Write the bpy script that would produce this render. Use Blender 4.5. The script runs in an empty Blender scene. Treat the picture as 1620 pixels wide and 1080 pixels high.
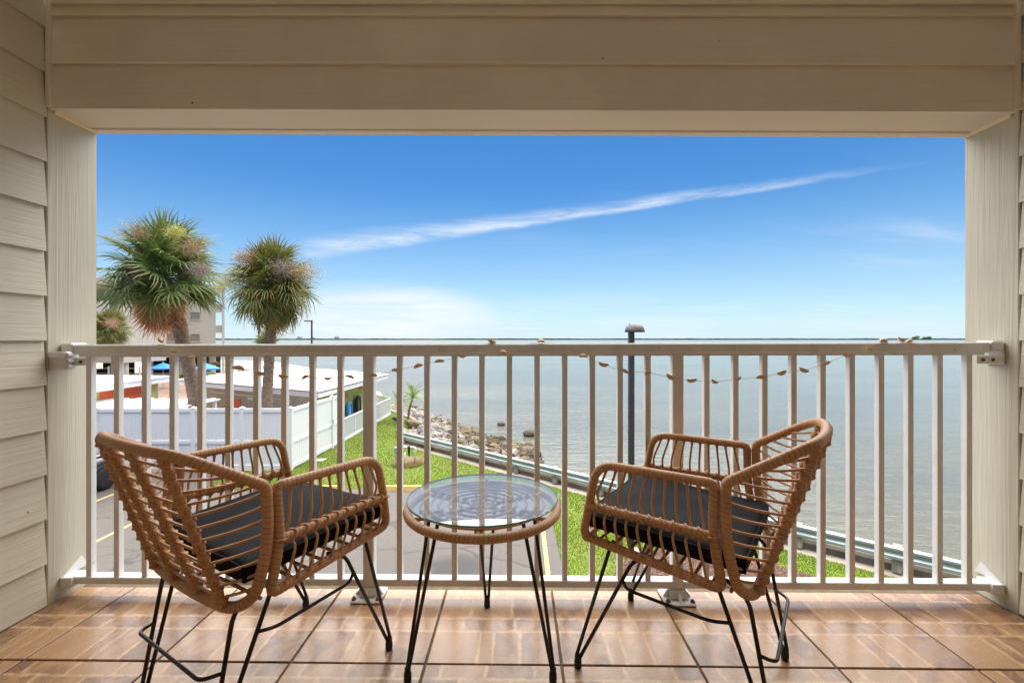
import bpy, math, random
import numpy as np
from math import sin, cos, pi, radians
from mathutils import Vector, Matrix
random.seed(7); rng = np.random.default_rng(7)
SC = bpy.context.scene
COL = SC.collection

# ------------------------------------------------------------------ camera, sky, sun, exposure
cam_d = bpy.data.cameras.new("camera"); cam = bpy.data.objects.new("camera", cam_d); COL.objects.link(cam)
cam.location = (0, 0, 1.0); cam.rotation_euler = (pi/2, 0, 0)
cam_d.sensor_width = 36; cam_d.lens = 16.0; cam_d.shift_y = -0.002
cam_d.clip_start = 0.02; cam_d.clip_end = 90000
SC.camera = cam
SC.view_settings.view_transform = 'Standard'; SC.view_settings.look = 'None'
SC.view_settings.exposure = 1.42; SC.view_settings.gamma = 1.0
SC.view_settings.use_curve_mapping = False
SC.cycles.max_bounces = 10; SC.cycles.diffuse_bounces = 8; SC.cycles.glossy_bounces = 5
SC.cycles.transmission_bounces = 8; SC.cycles.transparent_max_bounces = 16
SC.cycles.caustics_reflective = False; SC.cycles.caustics_refractive = False
SC.cycles.use_denoising = True; SC.cycles.sample_clamp_indirect = 6.0
SUN_EL, SUN_AZ = radians(74), radians(-3)      # azimuth clockwise from +Y (straight out over the water)

class NT:                                       # tiny node-graph helper
    def __init__(s, tree): s.t = tree; s.n = tree.nodes; s.l = tree.links
    def add(s, typ, ins=None, **kw):
        nd = s.n.new(typ)
        for k, v in kw.items(): setattr(nd, k, v)
        for k, v in (ins or {}).items():
            sock = nd.inputs[k]
            if isinstance(v, bpy.types.NodeSocket): s.l.new(v, sock)
            else: sock.default_value = v
        return nd
    def math(s, op, a, b=0.0, c=0.0, clamp=False):
        return s.add('ShaderNodeMath', {0: a, 1: b, 2: c}, operation=op, use_clamp=clamp).outputs[0]
    def vmath(s, op, a, b=(0, 0, 0)):
        nd = s.add('ShaderNodeVectorMath', {0: a, 1: b}, operation=op)
        return nd.outputs['Value'] if op in ('DOT_PRODUCT', 'LENGTH') else nd.outputs['Vector']
    def ramp(s, fac, stops, interp='LINEAR'):
        nd = s.add('ShaderNodeValToRGB', {0: fac}); r = nd.color_ramp; r.interpolation = interp
        while len(r.elements) < len(stops): r.elements.new(0.5)
        for e, (p, c) in zip(r.elements, stops):
            e.position = p; e.color = c if len(c) == 4 else (*c, 1)
        return nd.outputs[0]
    def maprange(s, v, a, b, c=0.0, d=1.0, smooth=False):
        return s.add('ShaderNodeMapRange', {0: v, 1: a, 2: b, 3: c, 4: d}, interpolation_type='SMOOTHSTEP' if smooth else 'LINEAR').outputs[0]
    def mix(s, f, a, b, mode='MIX'):
        nd = s.add('ShaderNodeMix', data_type='RGBA', blend_type=mode)
        for sock, v in ((nd.inputs[0], f), (nd.inputs[6], a), (nd.inputs[7], b)):
            if isinstance(v, bpy.types.NodeSocket): s.l.new(v, sock)
            else: sock.default_value = v if not isinstance(v, tuple) or len(v) == 4 else (*v, 1)
        return nd.outputs[2]
    def noise(s, vec, scale, detail=4, rough=0.55, dist=0.0):
        return s.add('ShaderNodeTexNoise', {'Vector': vec, 'Scale': scale, 'Detail': detail, 'Roughness': rough, 'Distortion': dist}).outputs[0]
    def mapping(s, vec, scale=(1, 1, 1), rot=(0, 0, 0), loc=(0, 0, 0)):
        return s.add('ShaderNodeMapping', {'Vector': vec, 'Scale': scale, 'Rotation': rot, 'Location': loc}).outputs[0]

world = bpy.data.worlds.new("World"); SC.world = world; world.use_nodes = True
W = NT(world.node_tree); W.n.clear()
sky = W.add('ShaderNodeTexSky', sky_type='NISHITA', sun_disc=False)
sky.sun_elevation = SUN_EL; sky.sun_rotation = SUN_AZ
sky.altitude = 0; sky.air_density = 1.0; sky.dust_density = 0.0; sky.ozone_density = 6.0
d = W.add('ShaderNodeTexCoord').outputs['Generated']
d = W.vmath('NORMALIZE', d)
sep = W.add('ShaderNodeSeparateXYZ', {0: d})
el = W.math('MAXIMUM', sep.outputs[2], 0.0)
den = W.math('ADD', el, 0.09)
pl = W.add('ShaderNodeCombineXYZ', {0: W.math('DIVIDE', sep.outputs[0], den), 1: W.math('DIVIDE', sep.outputs[1], den), 2: 0.0}).outputs[0]
# wispy cirrus over the whole dome
wz = W.noise(W.mapping(pl, (0.35, 1.1, 1), (0, 0, 0.5)), 1.0, 7, 0.62, 0.9)
wz2 = W.noise(W.mapping(pl, (0.25, 0.5, 1), (0, 0, -0.3), (3.1, 1.7, 0)), 0.8, 3, 0.5)
cir = W.math('MULTIPLY', W.maprange(wz, 0.50, 0.78, 0, 1, True), W.maprange(wz2, 0.42, 0.62, 0, 1, True))
low = W.maprange(el, 0.02, 0.24, 1.0, 0.10)
cir = W.math('MULTIPLY', W.math('MULTIPLY', cir, low), 0.75)
# soft bank of thin cloud low over the horizon
wz3 = W.noise(W.mapping(d, (2.2, 2.2, 17), (0, 0.05, 0), (0.2, 0.4, 0.1)), 1.6, 6, 0.6, 0.4)
azx = W.math('ARCTAN2', sep.outputs[0], sep.outputs[1])
dp = W.math('ADD', W.math('POWER', W.math('DIVIDE', W.math('ADD', azx, 0.27), 0.26), 2.0), W.math('POWER', W.math('DIVIDE', W.math('SUBTRACT', el, 0.045), 0.075), 2.0))
patchc = W.math('MULTIPLY', W.maprange(dp, 0.0, 1.3, 1.0, 0.0, True), W.maprange(wz3, 0.30, 0.62, 0.35, 1.2, True))
bank = W.math('MULTIPLY', W.math('MULTIPLY', W.maprange(wz3, 0.46, 0.68, 0, 1, True), W.maprange(el, 0.015, 0.13, 1.0, 0.0, True)), 0.35)
bank = W.math('MAXIMUM', bank, patchc)
# one long streak of cirrus (a great-circle arc)
d1 = Vector((-0.46, 1, 0.186)).normalized(); d2 = Vector((0.82, 1, 0.372)).normalized()
nn = d1.cross(d2).normalized(); mid = (d1+d2).normalized(); tang = nn.cross(mid).normalized()
if tang.dot(d2) < 0: tang = -tang
off = W.math('SUBTRACT', W.vmath('DOT_PRODUCT', d, tuple(nn)), W.math('MULTIPLY', W.math('SUBTRACT', W.noise(W.vmath('SCALE', d), 1, 1), 0.5), 0.0))
sw = W.math('ADD', off, W.math('MULTIPLY', W.math('SUBTRACT', W.noise(d, 6.0, 4, 0.6), 0.5), 0.014))
along = W.vmath('DOT_PRODUCT', d, tuple(tang))
wid = W.maprange(along, -0.60, 0.62, 0.018, 0.0035)
up_side = W.math('GREATER_THAN', W.math('MULTIPLY', sw, 1.0 if nn.z > 0 else -1.0), 0.0)
wid = W.math('MULTIPLY', wid, W.maprange(up_side, 0, 1, 0.75, 1.6))
core = W.math('DIVIDE', W.math('ABSOLUTE', sw), wid)
core = W.maprange(core, 0.0, 1.6, 1.0, 0.0, True)
fib = W.noise(W.mapping(d, (5, 5, 40), (0, -0.15, 0)), 1.5, 6, 0.65, 0.5)
core = W.math('MULTIPLY', core, W.maprange(fib, 0.30, 0.66, 0.10, 1.0))
core = W.math('MULTIPLY', core, W.maprange(along, -0.545, -0.475, 0, 1, True))
core = W.math('MULTIPLY', core, W.maprange(along, 0.30, 0.60, 1, 0, True))
fwd = W.maprange(W.vmath('DOT_PRODUCT', d, tuple(mid)), 0.2, 0.5)
streak = W.math('MULTIPLY', W.math('MULTIPLY', core, fwd), 0.72)
cl = W.math('MAXIMUM', W.math('MAXIMUM', cir, W.math('MULTIPLY', bank, 0.85)), streak)
skyc = W.add('ShaderNodeHueSaturation', {'Hue': 0.5, 'Saturation': 1.24, 'Value': 1.0, 'Color': sky.outputs[0]}).outputs[0]
skyc = W.add('ShaderNodeGamma', {0: skyc, 1: 1.0}).outputs[0]
hz = W.math('MULTIPLY', W.math('POWER', W.maprange(el, 0.0, 0.32, 1.0, 0.0), 1.6), 0.78)
skyc = W.mix(hz, skyc, (4.6, 6.5, 7.7))
cloudc = W.mix(cl, skyc, (6.9, 7.4, 7.9))
bg = W.add('ShaderNodeBackground', {'Color': cloudc, 'Strength': 0.05})
W.l.new(bg.outputs[0], W.add('ShaderNodeOutputWorld').inputs[0])

sun_d = bpy.data.lights.new("sun", 'SUN'); sun = bpy.data.objects.new("sun", sun_d); COL.objects.link(sun)
sun_d.energy = 5; sun_d.angle = radians(105); sun_d.color = (1.0, 0.95, 0.87)
sv = Vector((sin(SUN_AZ)*cos(SUN_EL), cos(SUN_AZ)*cos(SUN_EL), sin(SUN_EL)))
sun.rotation_euler = sv.to_track_quat('Z', 'Y').to_euler(); sun.location = (20, 20, 40)

# ------------------------------------------------------------------ mesh helpers
class MB:
    def __init__(s): s.v = []; s.f = []; s.uv = []; s.mi = []; s.n = 0
    def add(s, verts, faces, uvs=None, m=0):
        b = s.n; s.v.extend([tuple(map(float, p)) for p in verts]); s.n += len(verts)
        for i, f in enumerate(faces):
            s.f.append(tuple(b+k for k in f)); s.mi.append(m)
            s.uv.extend(uvs[i] if uvs else [(0.0, 0.0)]*len(f))
        return s
    def box(s, lo, hi, c=0.0, m=0, fn=None):
        x0, y0, z0 = lo; x1, y1, z1 = hi
        if c <= 0:
            vs = [(x, y, z) for z in (z0, z1) for y in (y0, y1) for x in (x0, x1)]
            fs = [(0, 2, 3, 1), (4, 5, 7, 6), (0, 1, 5, 4), (2, 6, 7, 3), (0, 4, 6, 2), (1, 3, 7, 5)]
        else:
            vs = []; idx = {}
            for iz, z in enumerate((z0, z1)):
                for iy, y in enumerate((y0, y1)):
                    for ix, x in enumerate((x0, x1)):
                        sx, sy, sz = (1 if ix == 0 else -1), (1 if iy == 0 else -1), (1 if iz == 0 else -1)
                        for a in range(3):      # vertex lying on the face normal to axis a
                            p = [x+sx*c, y+sy*c, z+sz*c]; p[a] = (x, y, z)[a]
                            idx[(ix, iy, iz, a)] = len(vs); vs.append(p)
            I = lambda ix, iy, iz, a: idx[(ix, iy, iz, a)]
            fs = []
            for k in (0, 1):
                q = [I(k, 0, 0, 0), I(k, 1, 0, 0), I(k, 1, 1, 0), I(k, 0, 1, 0)]; fs.append(q if k else q[::-1])
                q = [I(0, k, 0, 1), I(1, k, 0, 1), I(1, k, 1, 1), I(0, k, 1, 1)]; fs.append(q[::-1] if k else q)
                q = [I(0, 0, k, 2), I(1, 0, k, 2), I(1, 1, k, 2), I(0, 1, k, 2)]; fs.append(q if k else q[::-1])
            for i in (0, 1):
                for j in (0, 1):
                    fs.append([I(0, i, j, 1), I(1, i, j, 1), I(1, i, j, 2), I(0, i, j, 2)])
                    fs.append([I(i, 0, j, 0), I(i, 1, j, 0), I(i, 1, j, 2), I(i, 0, j, 2)])
                    fs.append([I(i, j, 0, 0), I(i, j, 1, 0), I(i, j, 1, 1), I(i, j, 0, 1)])
            for ix in (0, 1):
                for iy in (0, 1):
                    for iz in (0, 1): fs.append([I(ix, iy, iz, a) for a in range(3)])
        if fn: vs = [fn(*p) for p in vs]
        return s.add(vs, fs, None, m)
    def prism(s, poly, z0, z1, m=0, top_z=None):
        n = len(poly)
        vs = [(x, y, z0) for x, y in poly]+[(x, y, (top_z[i] if top_z else z1)) for i, (x, y) in enumerate(poly)]
        fs = [tuple(range(n))[::-1], tuple(range(n, 2*n))]+[(i, (i+1) % n, n+(i+1) % n, n+i) for i in range(n)]
        return s.add(vs, fs, None, m)
    def tube(s, path, r, seg=8, closed=False, m=0, cap=True, flat=1.0, up=None):
        P = np.array(path, float); n = len(P)
        R = np.full(n, r, float) if np.isscalar(r) else np.array(r, float)
        T = np.zeros_like(P)
        if closed: T = np.roll(P, -1, 0)-np.roll(P, 1, 0)
        else:
            T[1:-1] = P[2:]-P[:-2]; T[0] = P[1]-P[0]; T[-1] = P[-1]-P[-2]
        T /= np.linalg.norm(T, axis=1)[:, None]+1e-12
        ref = np.array(up if up is not None else ((0, 0, 1) if abs(T[0][2]) < 0.9 else (1, 0, 0)), float)
        N = np.zeros_like(P); a = np.cross(T[0], ref); N[0] = a/np.linalg.norm(a)
        for i in range(1, n):
            q = N[i-1]-T[i]*np.dot(N[i-1], T[i]); N[i] = q/(np.linalg.norm(q)+1e-12)
        B = np.cross(T, N)
        L = np.concatenate([[0], np.cumsum(np.linalg.norm(np.diff(P, axis=0), axis=1))])
        ang = np.arange(seg)*2*pi/seg
        V = P[:, None, :]+R[:, None, None]*(N[:, None, :]*np.cos(ang)[None, :, None]+flat*B[:, None, :]*np.sin(ang)[None, :, None])
        vs = V.reshape(-1, 3); fs = []; uv = []
        rings = n if closed else n-1
        for i in range(rings):
            j = (i+1) % n
            l0 = L[i]; l1 = L[i+1] if i+1 < n else L[i]+np.linalg.norm(P[0]-P[-1])
            for k in range(seg):
                k2 = (k+1) % seg
                fs.append((i*seg+k, i*seg+k2, j*seg+k2, j*seg+k))
                uv.append([(l0, k/seg), (l0, (k+1)/seg), (l1, (k+1)/seg), (l1, k/seg)])
        if cap and not closed:
            fs.append(tuple(range(seg))[::-1]); uv.append([(0, 0)]*seg)
            fs.append(tuple((n-1)*seg+k for k in range(seg))); uv.append([(0, 0)]*seg)
        return s.add(vs, fs, uv, m)
    def lathe(s, prof, c=(0, 0, 0), seg=24, m=0):
        vs = []; fs = []; k = len(prof)
        for i in range(seg):
            a = 2*pi*i/seg
            vs += [(c[0]+r*cos(a), c[1]+r*sin(a), c[2]+z) for r, z in prof]
        for i in range(seg):
            j = (i+1) % seg
            for q in range(k-1): fs.append((i*k+q, j*k+q, j*k+q+1, i*k+q+1))
        if prof[0][0] > 1e-6: fs.append(tuple(i*k for i in range(seg))[::-1])
        if prof[-1][0] > 1e-6: fs.append(tuple(i*k+k-1 for i in range(seg)))
        return s.add(vs, fs, None, m)
    def mesh(s, name, mats, smooth=False):
        me = bpy.data.meshes.new(name); me.from_pydata(s.v, [], s.f)
        uvl = me.uv_layers.new(name="UVMap"); uvl.data.foreach_set('uv', np.array(s.uv, 'f').ravel())
        for mt in (mats if isinstance(mats, (list, tuple)) else [mats]): me.materials.append(mt)
        me.polygons.foreach_set('material_index', s.mi)
        if smooth: me.polygons.foreach_set('use_smooth', [True]*len(s.f))
        me.update(); return me
    def build(s, name, mats, parent=None, smooth=False, loc=None, rz=None):
        return link(name, s.mesh(name, mats, smooth), parent, loc, rz)

def link(name, me, parent=None, loc=None, rz=None):
    o = bpy.data.objects.new(name, me); COL.objects.link(o)
    if parent is not None: o.parent = parent
    if loc is not None: o.location = loc
    if rz is not None: o.rotation_euler = (0, 0, rz)
    return o
def tag(o, label=None, cat=None, group=None, kind=None):
    if label: o['label'] = label
    if cat: o['category'] = cat
    if group: o['group'] = group
    if kind: o['kind'] = kind
    return o
def empty(name, loc=(0, 0, 0), rz=0.0):
    o = bpy.data.objects.new(name, None); COL.objects.link(o); o.location = loc; o.rotation_euler = (0, 0, rz)
    o.empty_display_size = 0.1
    return o
def clone(o, parent=None):
    c = o.copy(); COL.objects.link(c); c.parent = parent
    for ch in [x for x in bpy.data.objects if x.parent == o]: clone(ch, c)
    return c
def spline(pts, step, closed=False):                # Catmull-Rom through pts, resampled evenly
    P = [np.array(p, float) for p in pts]; n = len(P); out = []
    segs = n if closed else n-1
    for i in range(segs):
        p1, p2 = P[i], P[(i+1) % n]
        p0 = P[(i-1) % n] if (closed or i > 0) else 2*p1-p2
        p3 = P[(i+2) % n] if (closed or i+2 < n) else 2*p2-p1
        for t in np.linspace(0, 1, 16, endpoint=False):
            out.append(0.5*((2*p1)+(-p0+p2)*t+(2*p0-5*p1+4*p2-p3)*t*t+(-p0+3*p1-3*p2+p3)*t**3))
    if not closed: out.append(P[-1])
    return resample(out, step, closed)
def resample(pts, step, closed=False):
    A = np.array(pts, float)
    if closed: A = np.vstack([A, A[:1]])
    L = np.concatenate([[0], np.cumsum(np.linalg.norm(np.diff(A, axis=0), axis=1))])
    n = max(2, int(round(L[-1]/step)))
    t = np.linspace(0, L[-1], n+1)
    Q = np.stack([np.interp(t, L, A[:, k]) for k in range(3)], 1)
    return Q[:-1] if closed else Q
def rounded(pts, rad, closed=False, k=7):           # polyline with filleted corners
    P = [np.array(p, float) for p in pts]; n = len(P); out = []
    for i in range(n):
        if not closed and i in (0, n-1): out.append(P[i]); continue
        p0, p1, p2 = P[i-1], P[i], P[(i+1) % n]
        r = rad[i] if isinstance(rad, (list, tuple)) else rad
        a = p1+(p0-p1)/np.linalg.norm(p0-p1)*min(r, np.linalg.norm(p0-p1)*0.49)
        b = p1+(p2-p1)/np.linalg.norm(p2-p1)*min(r, np.linalg.norm(p2-p1)*0.49)
        for t in np.linspace(0, 1, k): out.append((1-t)**2*a+2*t*(1-t)*p1+t*t*b)
    return out

# ------------------------------------------------------------------ materials
def mat(name, col, rough=0.6, spec=0.5, metal=0.0, fn=None, **ins):
    m = bpy.data.materials.new(name); m.use_nodes = True; t = NT(m.node_tree); b = t.n['Principled BSDF']
    b.inputs['Base Color'].default_value = (*col, 1); b.inputs['Roughness'].default_value = rough
    b.inputs['Metallic'].default_value = metal; b.inputs['Specular IOR Level'].default_value = spec
    for k, v in ins.items(): b.inputs[k.replace('_', ' ')].default_value = v
    if fn: fn(t, b)
    return m
def bump(t, b, h, strength=0.3, dist=0.01):
    t.l.new(t.add('ShaderNodeBump', {'Height': h, 'Strength': strength, 'Distance': dist}).outputs[0], b.inputs['Normal'])
def objco(t): return t.add('ShaderNodeTexCoord').outputs['Object']
def orand(t): return t.add('ShaderNodeObjectInfo').outputs['Random']
def vary(c1, c2, scale=3.0, detail=5, bumpscale=None, bstr=0.2, bd=0.01, sc=(1, 1, 1), lo=0.3, hi=0.7):
    def fn(t, b):
        co = t.mapping(objco(t), sc)
        f = t.maprange(t.noise(co, scale, detail, 0.6), lo, hi)
        t.l.new(t.mix(f, c1, c2), b.inputs['Base Color'])
        if bumpscale: bump(t, b, t.noise(co, bumpscale, 4, 0.6), bstr, bd)
    return fn

def grain_paint(name, base, axis, dirt=0.12):       # painted, embossed fibre-cement / rough-sawn wood
    def fn(t, b):
        oi = orand(t); co = t.vmath('ADD', objco(t), t.add('ShaderNodeCombineXYZ', {0: t.math('MULTIPLY', oi, 7.0), 1: t.math('MULTIPLY', oi, 3.0), 2: t.math('MULTIPLY', oi, 5.0)}).outputs[0])
        s = [38.0, 38.0, 38.0]; s[axis] = 1.3
        g = t.noise(t.mapping(co, tuple(s)), 1.0, 5, 0.6, 1.3)
        s2 = [140.0, 140.0, 140.0]; s2[axis] = 5.0
        g2 = t.noise(t.mapping(co, tuple(s2)), 1.0, 3, 0.6)
        h = t.math('ADD', t.math('MULTIPLY', t.maprange(g, 0.35, 0.65), 0.7), t.math('MULTIPLY', g2, 0.5))
        st = t.noise(co, 1.7, 5, 0.6)
        dk = tuple(c*0.86 for c in base)
        c = t.mix(t.maprange(st, 0.38, 0.72), base, dk)
        c = t.mix(t.math('MULTIPLY', t.maprange(g, 0.30, 0.40, 1, 0), 0.25), c, tuple(c0*0.72 for c0 in base))
        sp = t.noise(co, 26, 2, 0.5)
        c = t.mix(t.maprange(sp, 0.785, 0.80), c, (0.10, 0.075, 0.05))
        t.l.new(c, b.inputs['Base Color']); bump(t, b, h, 0.42, 0.0035)
    return mat(name, base, 0.55, 0.3, fn=fn)
BEIGE = (0.60, 0.562, 0.445)
M = {}
M['post'] = grain_paint('painted_post', BEIGE, 2)
M['siding'] = grain_paint('painted_siding', (0.65, 0.60, 0.475), 1)
M['beam'] = grain_paint('painted_beam', (0.88, 0.81, 0.675), 0)  # post paint made lighter here, brightness painted in against the beam's shade
M['soffit'] = mat('painted_soffit', (0.70, 0.62, 0.50), 0.6, 0.3, fn=vary((0.86, 0.79, 0.67), (0.79, 0.71, 0.58), 1.5, 5, 60, 0.15, 0.002))  # lightened like the beam, to lift the shaded underside by colour
M['caulk_and_lit_lip'] = mat('caulk_and_lit_lip', (0.88, 0.78, 0.60), 0.6)  # corner beads, and the light painted along the beam laps
M['dark_gap'] = mat('dark_gap', (0.10, 0.08, 0.06), 0.9)
M['ceiling'] = mat('ceiling_paint', (0.90, 0.885, 0.85), 0.8)

def f_alu(t, b):
    oi = orand(t); co = t.vmath('ADD', objco(t), t.add('ShaderNodeCombineXYZ', {0: t.math('MULTIPLY', oi, 13.0), 1: t.math('MULTIPLY', oi, 5.0), 2: t.math('MULTIPLY', oi, 29.0)}).outputs[0])
    n = t.noise(t.mapping(co, (1, 1, 0.4)), 9, 6, 0.65)
    c = t.mix(t.maprange(n, 0.45, 0.75), (0.775, 0.775, 0.765), (0.64, 0.62, 0.585))
    sp = t.noise(co, 60, 3, 0.6); c = t.mix(t.maprange(sp, 0.70, 0.76), c, (0.30, 0.22, 0.15))
    t.l.new(c, b.inputs['Base Color']); bump(t, b, t.noise(co, 260, 3), 0.06, 0.001)
M['alu'] = mat('powder_coated_aluminium', (0.74, 0.71, 0.66), 0.42, 0.5, fn=f_alu)
M['screw'] = mat('rusty_screw', (0.16, 0.09, 0.06), 0.6, 0.4, 0.6)

def f_tile(t, b):
    co = t.add('ShaderNodeTexCoord'); g = co.outputs['Generated']; ob = co.outputs['Object']; oi = orand(t)
    offs = t.add('ShaderNodeCombineXYZ', {0: t.math('MULTIPLY', oi, 31.0), 1: t.math('MULTIPLY', oi, 17.0), 2: 0.0}).outputs[0]
    oc = t.vmath('ADD', ob, offs)
    sep = t.add('ShaderNodeSeparateXYZ', {0: g})
    w1 = t.math('MULTIPLY', t.math('SUBTRACT', t.noise(oc, 24, 5, 0.65), 0.5), 0.045)
    w2 = t.math('MULTIPLY', t.math('SUBTRACT', t.noise(t.vmath('ADD', oc, (5, 9, 2)), 24, 5, 0.65), 0.5), 0.045)
    s = t.math('ADD', sep.outputs[0], w1); u = t.math('ADD', sep.outputs[1], w2)
    rows = [(-1, 0.375, (0.37, 0.49, 0.70)), (0.375, 0.545, (0.22, 0.66)), (0.545, 0.86, (0.27, 0.63)), (0.86, 2, (0.12, 0.45, 0.8))]
    dist = None; ident = None
    for i, (a, bb, splits) in enumerate(rows):
        m = t.math('MULTIPLY', t.math('GREATER_THAN', u, a), t.math('LESS_THAN', u, bb))
        dr = None; idd = None
        for q in splits:
            dd = t.math('ABSOLUTE', t.math('SUBTRACT', s, q)); st = t.math('GREATER_THAN', s, q)
            dr = dd if dr is None else t.math('MINIMUM', dr, dd); idd = st if idd is None else t.math('ADD', idd, st)
        dr = t.math('MULTIPLY', m, dr); idd = t.math('MULTIPLY', m, t.math('ADD', idd, 1.37+7.1*i))
        dist = dr if dist is None else t.math('ADD', dist, dr); ident = idd if ident is None else t.math('ADD', ident, idd)
    for q in (0.375, 0.545, 0.86): dist = t.math('MINIMUM', dist, t.math('ABSOLUTE', t.math('SUBTRACT', u, q)))
    mortar = t.maprange(dist, 0.005, 0.021, 1.0, 0.0, True)
    wn = t.add('ShaderNodeTexWhiteNoise', {'W': t.math('ADD', ident, t.math('MULTIPLY', oi, 53.0))}, noise_dimensions='1D').outputs[0]
    cl1 = t.noise(t.mapping(oc, (1, 0.7, 1)), 11, 6, 0.68, 0.8); cl2 = t.noise(t.vmath('ADD', oc, (3, 1, 7)), 30, 6, 0.72, 1.4); cl3 = t.noise(t.vmath('ADD', oc, (11, 4, 2)), 5, 3, 0.6)
    peach = t.mix(t.maprange(cl3, 0.3, 0.7), (0.43, 0.245, 0.12), (0.375, 0.23, 0.12))
    peach = t.mix(t.math('MULTIPLY', t.maprange(cl2, 0.5, 0.75), 0.45), peach, (0.26, 0.12, 0.058))
    dk = t.math('MULTIPLY', t.maprange(wn, 0.38, 0.72, 0.25, 1.0), t.maprange(cl1, 0.36, 0.60, 0.08, 1.0, True))
    dk2 = t.math('MULTIPLY', t.maprange(wn, 0.60, 0.85, 0.0, 0.45), 0.9)
    brick = t.mix(t.math('MULTIPLY', t.math('MAXIMUM', dk, dk2), 0.82), peach, t.mix(cl2, (0.085, 0.042, 0.029), (0.19, 0.09, 0.048)))
    brick = t.mix(t.math('MULTIPLY', t.maprange(cl2, 0.26, 0.40, 1, 0), 0.55), brick, (0.52, 0.335, 0.18))
    mv = t.noise(t.vmath('ADD', oc, (8, 2, 4)), 30, 4, 0.65)
    c = t.mix(t.math('MULTIPLY', mortar, t.maprange(mv, 0.34, 0.60, 0.12, 0.75)), brick, (0.60, 0.39, 0.21))
    t.l.new(c, b.inputs['Base Color'])
    t.l.new(t.maprange(cl2, 0.3, 0.7, 0.23, 0.36), b.inputs['Roughness'])
    bump(t, b, t.math('ADD', t.math('MULTIPLY', mortar, -0.5), t.math('MULTIPLY', cl2, 0.35)), 0.16, 0.003)
M['tile'] = mat('glazed_tile', (0.45, 0.25, 0.13), 0.22, 0.42, fn=f_tile, Coat_Weight=0.05, Coat_Roughness=0.15)
M['grout'] = mat('grout', (0.14, 0.10, 0.06), 0.9, fn=vary((0.16, 0.12, 0.07), (0.09, 0.065, 0.04), 30))

def f_rattan(t, b):
    uv = t.add('ShaderNodeUVMap').outputs[0]; sp = t.add('ShaderNodeSeparateXYZ', {0: uv}); ob = objco(t)
    ph = t.math('ADD', t.math('MULTIPLY', sp.outputs[0], 82.0), t.math('MULTIPLY', t.noise(ob, 25, 2), 0.8))
    fr = t.math('FRACT', t.math('ADD', ph, sp.outputs[1]))
    idn = t.add('ShaderNodeTexWhiteNoise', {'W': t.math('FLOOR', t.math('ADD', ph, sp.outputs[1]))}, noise_dimensions='1D').outputs[0]
    gap = t.maprange(t.math('ABSOLUTE', t.math('SUBTRACT', fr, 0.5)), 0.40, 0.49)
    n = t.noise(ob, 14, 4, 0.6)
    c = t.mix(t.maprange(n, 0.3, 0.7), (0.64, 0.345, 0.155), (0.50, 0.255, 0.11))
    c = t.mix(t.math('MULTIPLY', idn, 0.3), c, (0.42, 0.205, 0.086))
    c = t.mix(t.math('MULTIPLY', gap, t.maprange(idn, 0, 1, 0.35, 0.95)), c, (0.07, 0.028, 0.012))
    t.l.new(c, b.inputs['Base Color'])
    bump(t, b, t.math('SUBTRACT', t.math('MULTIPLY', t.noise(ob, 220, 3), 0.25), gap), 0.35, 0.0012)
M['rattan'] = mat('resin_rattan', (0.4, 0.2, 0.08), 0.42, 0.45, fn=f_rattan)
M['cane'] = mat('rattan_cane', (0.42, 0.19, 0.075), 0.42, 0.45, fn=vary((0.62, 0.33, 0.145), (0.48, 0.24, 0.10), 18, 3, 200, 0.1, 0.001))
M['black_steel'] = mat('black_steel', (0.010, 0.010, 0.011), 0.32, 0.5)
M['rubber'] = mat('black_rubber', (0.012, 0.012, 0.012), 0.55, 0.4)
def f_cush(t, b):
    ob = objco(t); n = t.noise(ob, 7, 4, 0.55, 0.4)
    wv = t.noise(t.mapping(ob, (900, 900, 900)), 1.0, 1)
    t.l.new(t.mix(t.maprange(n, 0.3, 0.7), (0.005, 0.005, 0.006), (0.010, 0.010, 0.011)), b.inputs['Base Color'])
    bump(t, b, t.math('ADD', n, t.math('MULTIPLY', wv, 0.03)), 0.5, 0.012)
M['cushion'] = mat('black_cushion_fabric', (0.015, 0.015, 0.017), 0.75, 0.12, fn=f_cush, Sheen_Weight=0.02, Sheen_Roughness=0.4)
def f_glass(t, b):
    tr = t.add('ShaderNodeBsdfTransparent', {'Color': (0.90, 0.955, 0.94, 1)}); gl = t.add('ShaderNodeBsdfGlossy', {'Color': (1, 1, 1, 1), 'Roughness': 0.01})
    bf = t.add('ShaderNodeNewGeometry').outputs['Backfacing']; f = t.add('ShaderNodeFresnel', {'IOR': t.maprange(bf, 0, 1, 1.52, 1/1.52)}).outputs[0]
    pale_sheen = t.add('ShaderNodeBsdfDiffuse', {'Color': (0.85, 0.85, 0.88, 1)}); ob = objco(t)
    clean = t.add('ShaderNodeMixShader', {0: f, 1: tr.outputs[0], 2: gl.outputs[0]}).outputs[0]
    dn = t.maprange(t.noise(ob, 14, 5, 0.65), 0.35, 0.7, 0.08, 0.16)         # patchy white film painted in for the pale sheen of reflected sky
    t.l.new(t.add('ShaderNodeMixShader', {0: dn, 1: clean, 2: pale_sheen.outputs[0]}).outputs[0], t.n['Material Output'].inputs[0])
M['glass'] = mat('tempered_glass', (0.9, 0.95, 0.94), 0.02, fn=f_glass)
M['glass_edge'] = mat('green_glass_edge', (0.10, 0.24, 0.20), 0.08, 0.5)
M['shell'] = mat('sea_shell', (0.62, 0.42, 0.24), 0.45, fn=vary((0.82, 0.62, 0.40), (0.55, 0.36, 0.2), 55, 3, 160, 0.3, 0.002))
M['string'] = mat('thin_string', (0.50, 0.46, 0.42), 0.7)
M['frosted'] = mat('frosted_plastic', (0.80, 0.74, 0.72), 0.32, 0.5, Transmission_Weight=0.25)
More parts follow.
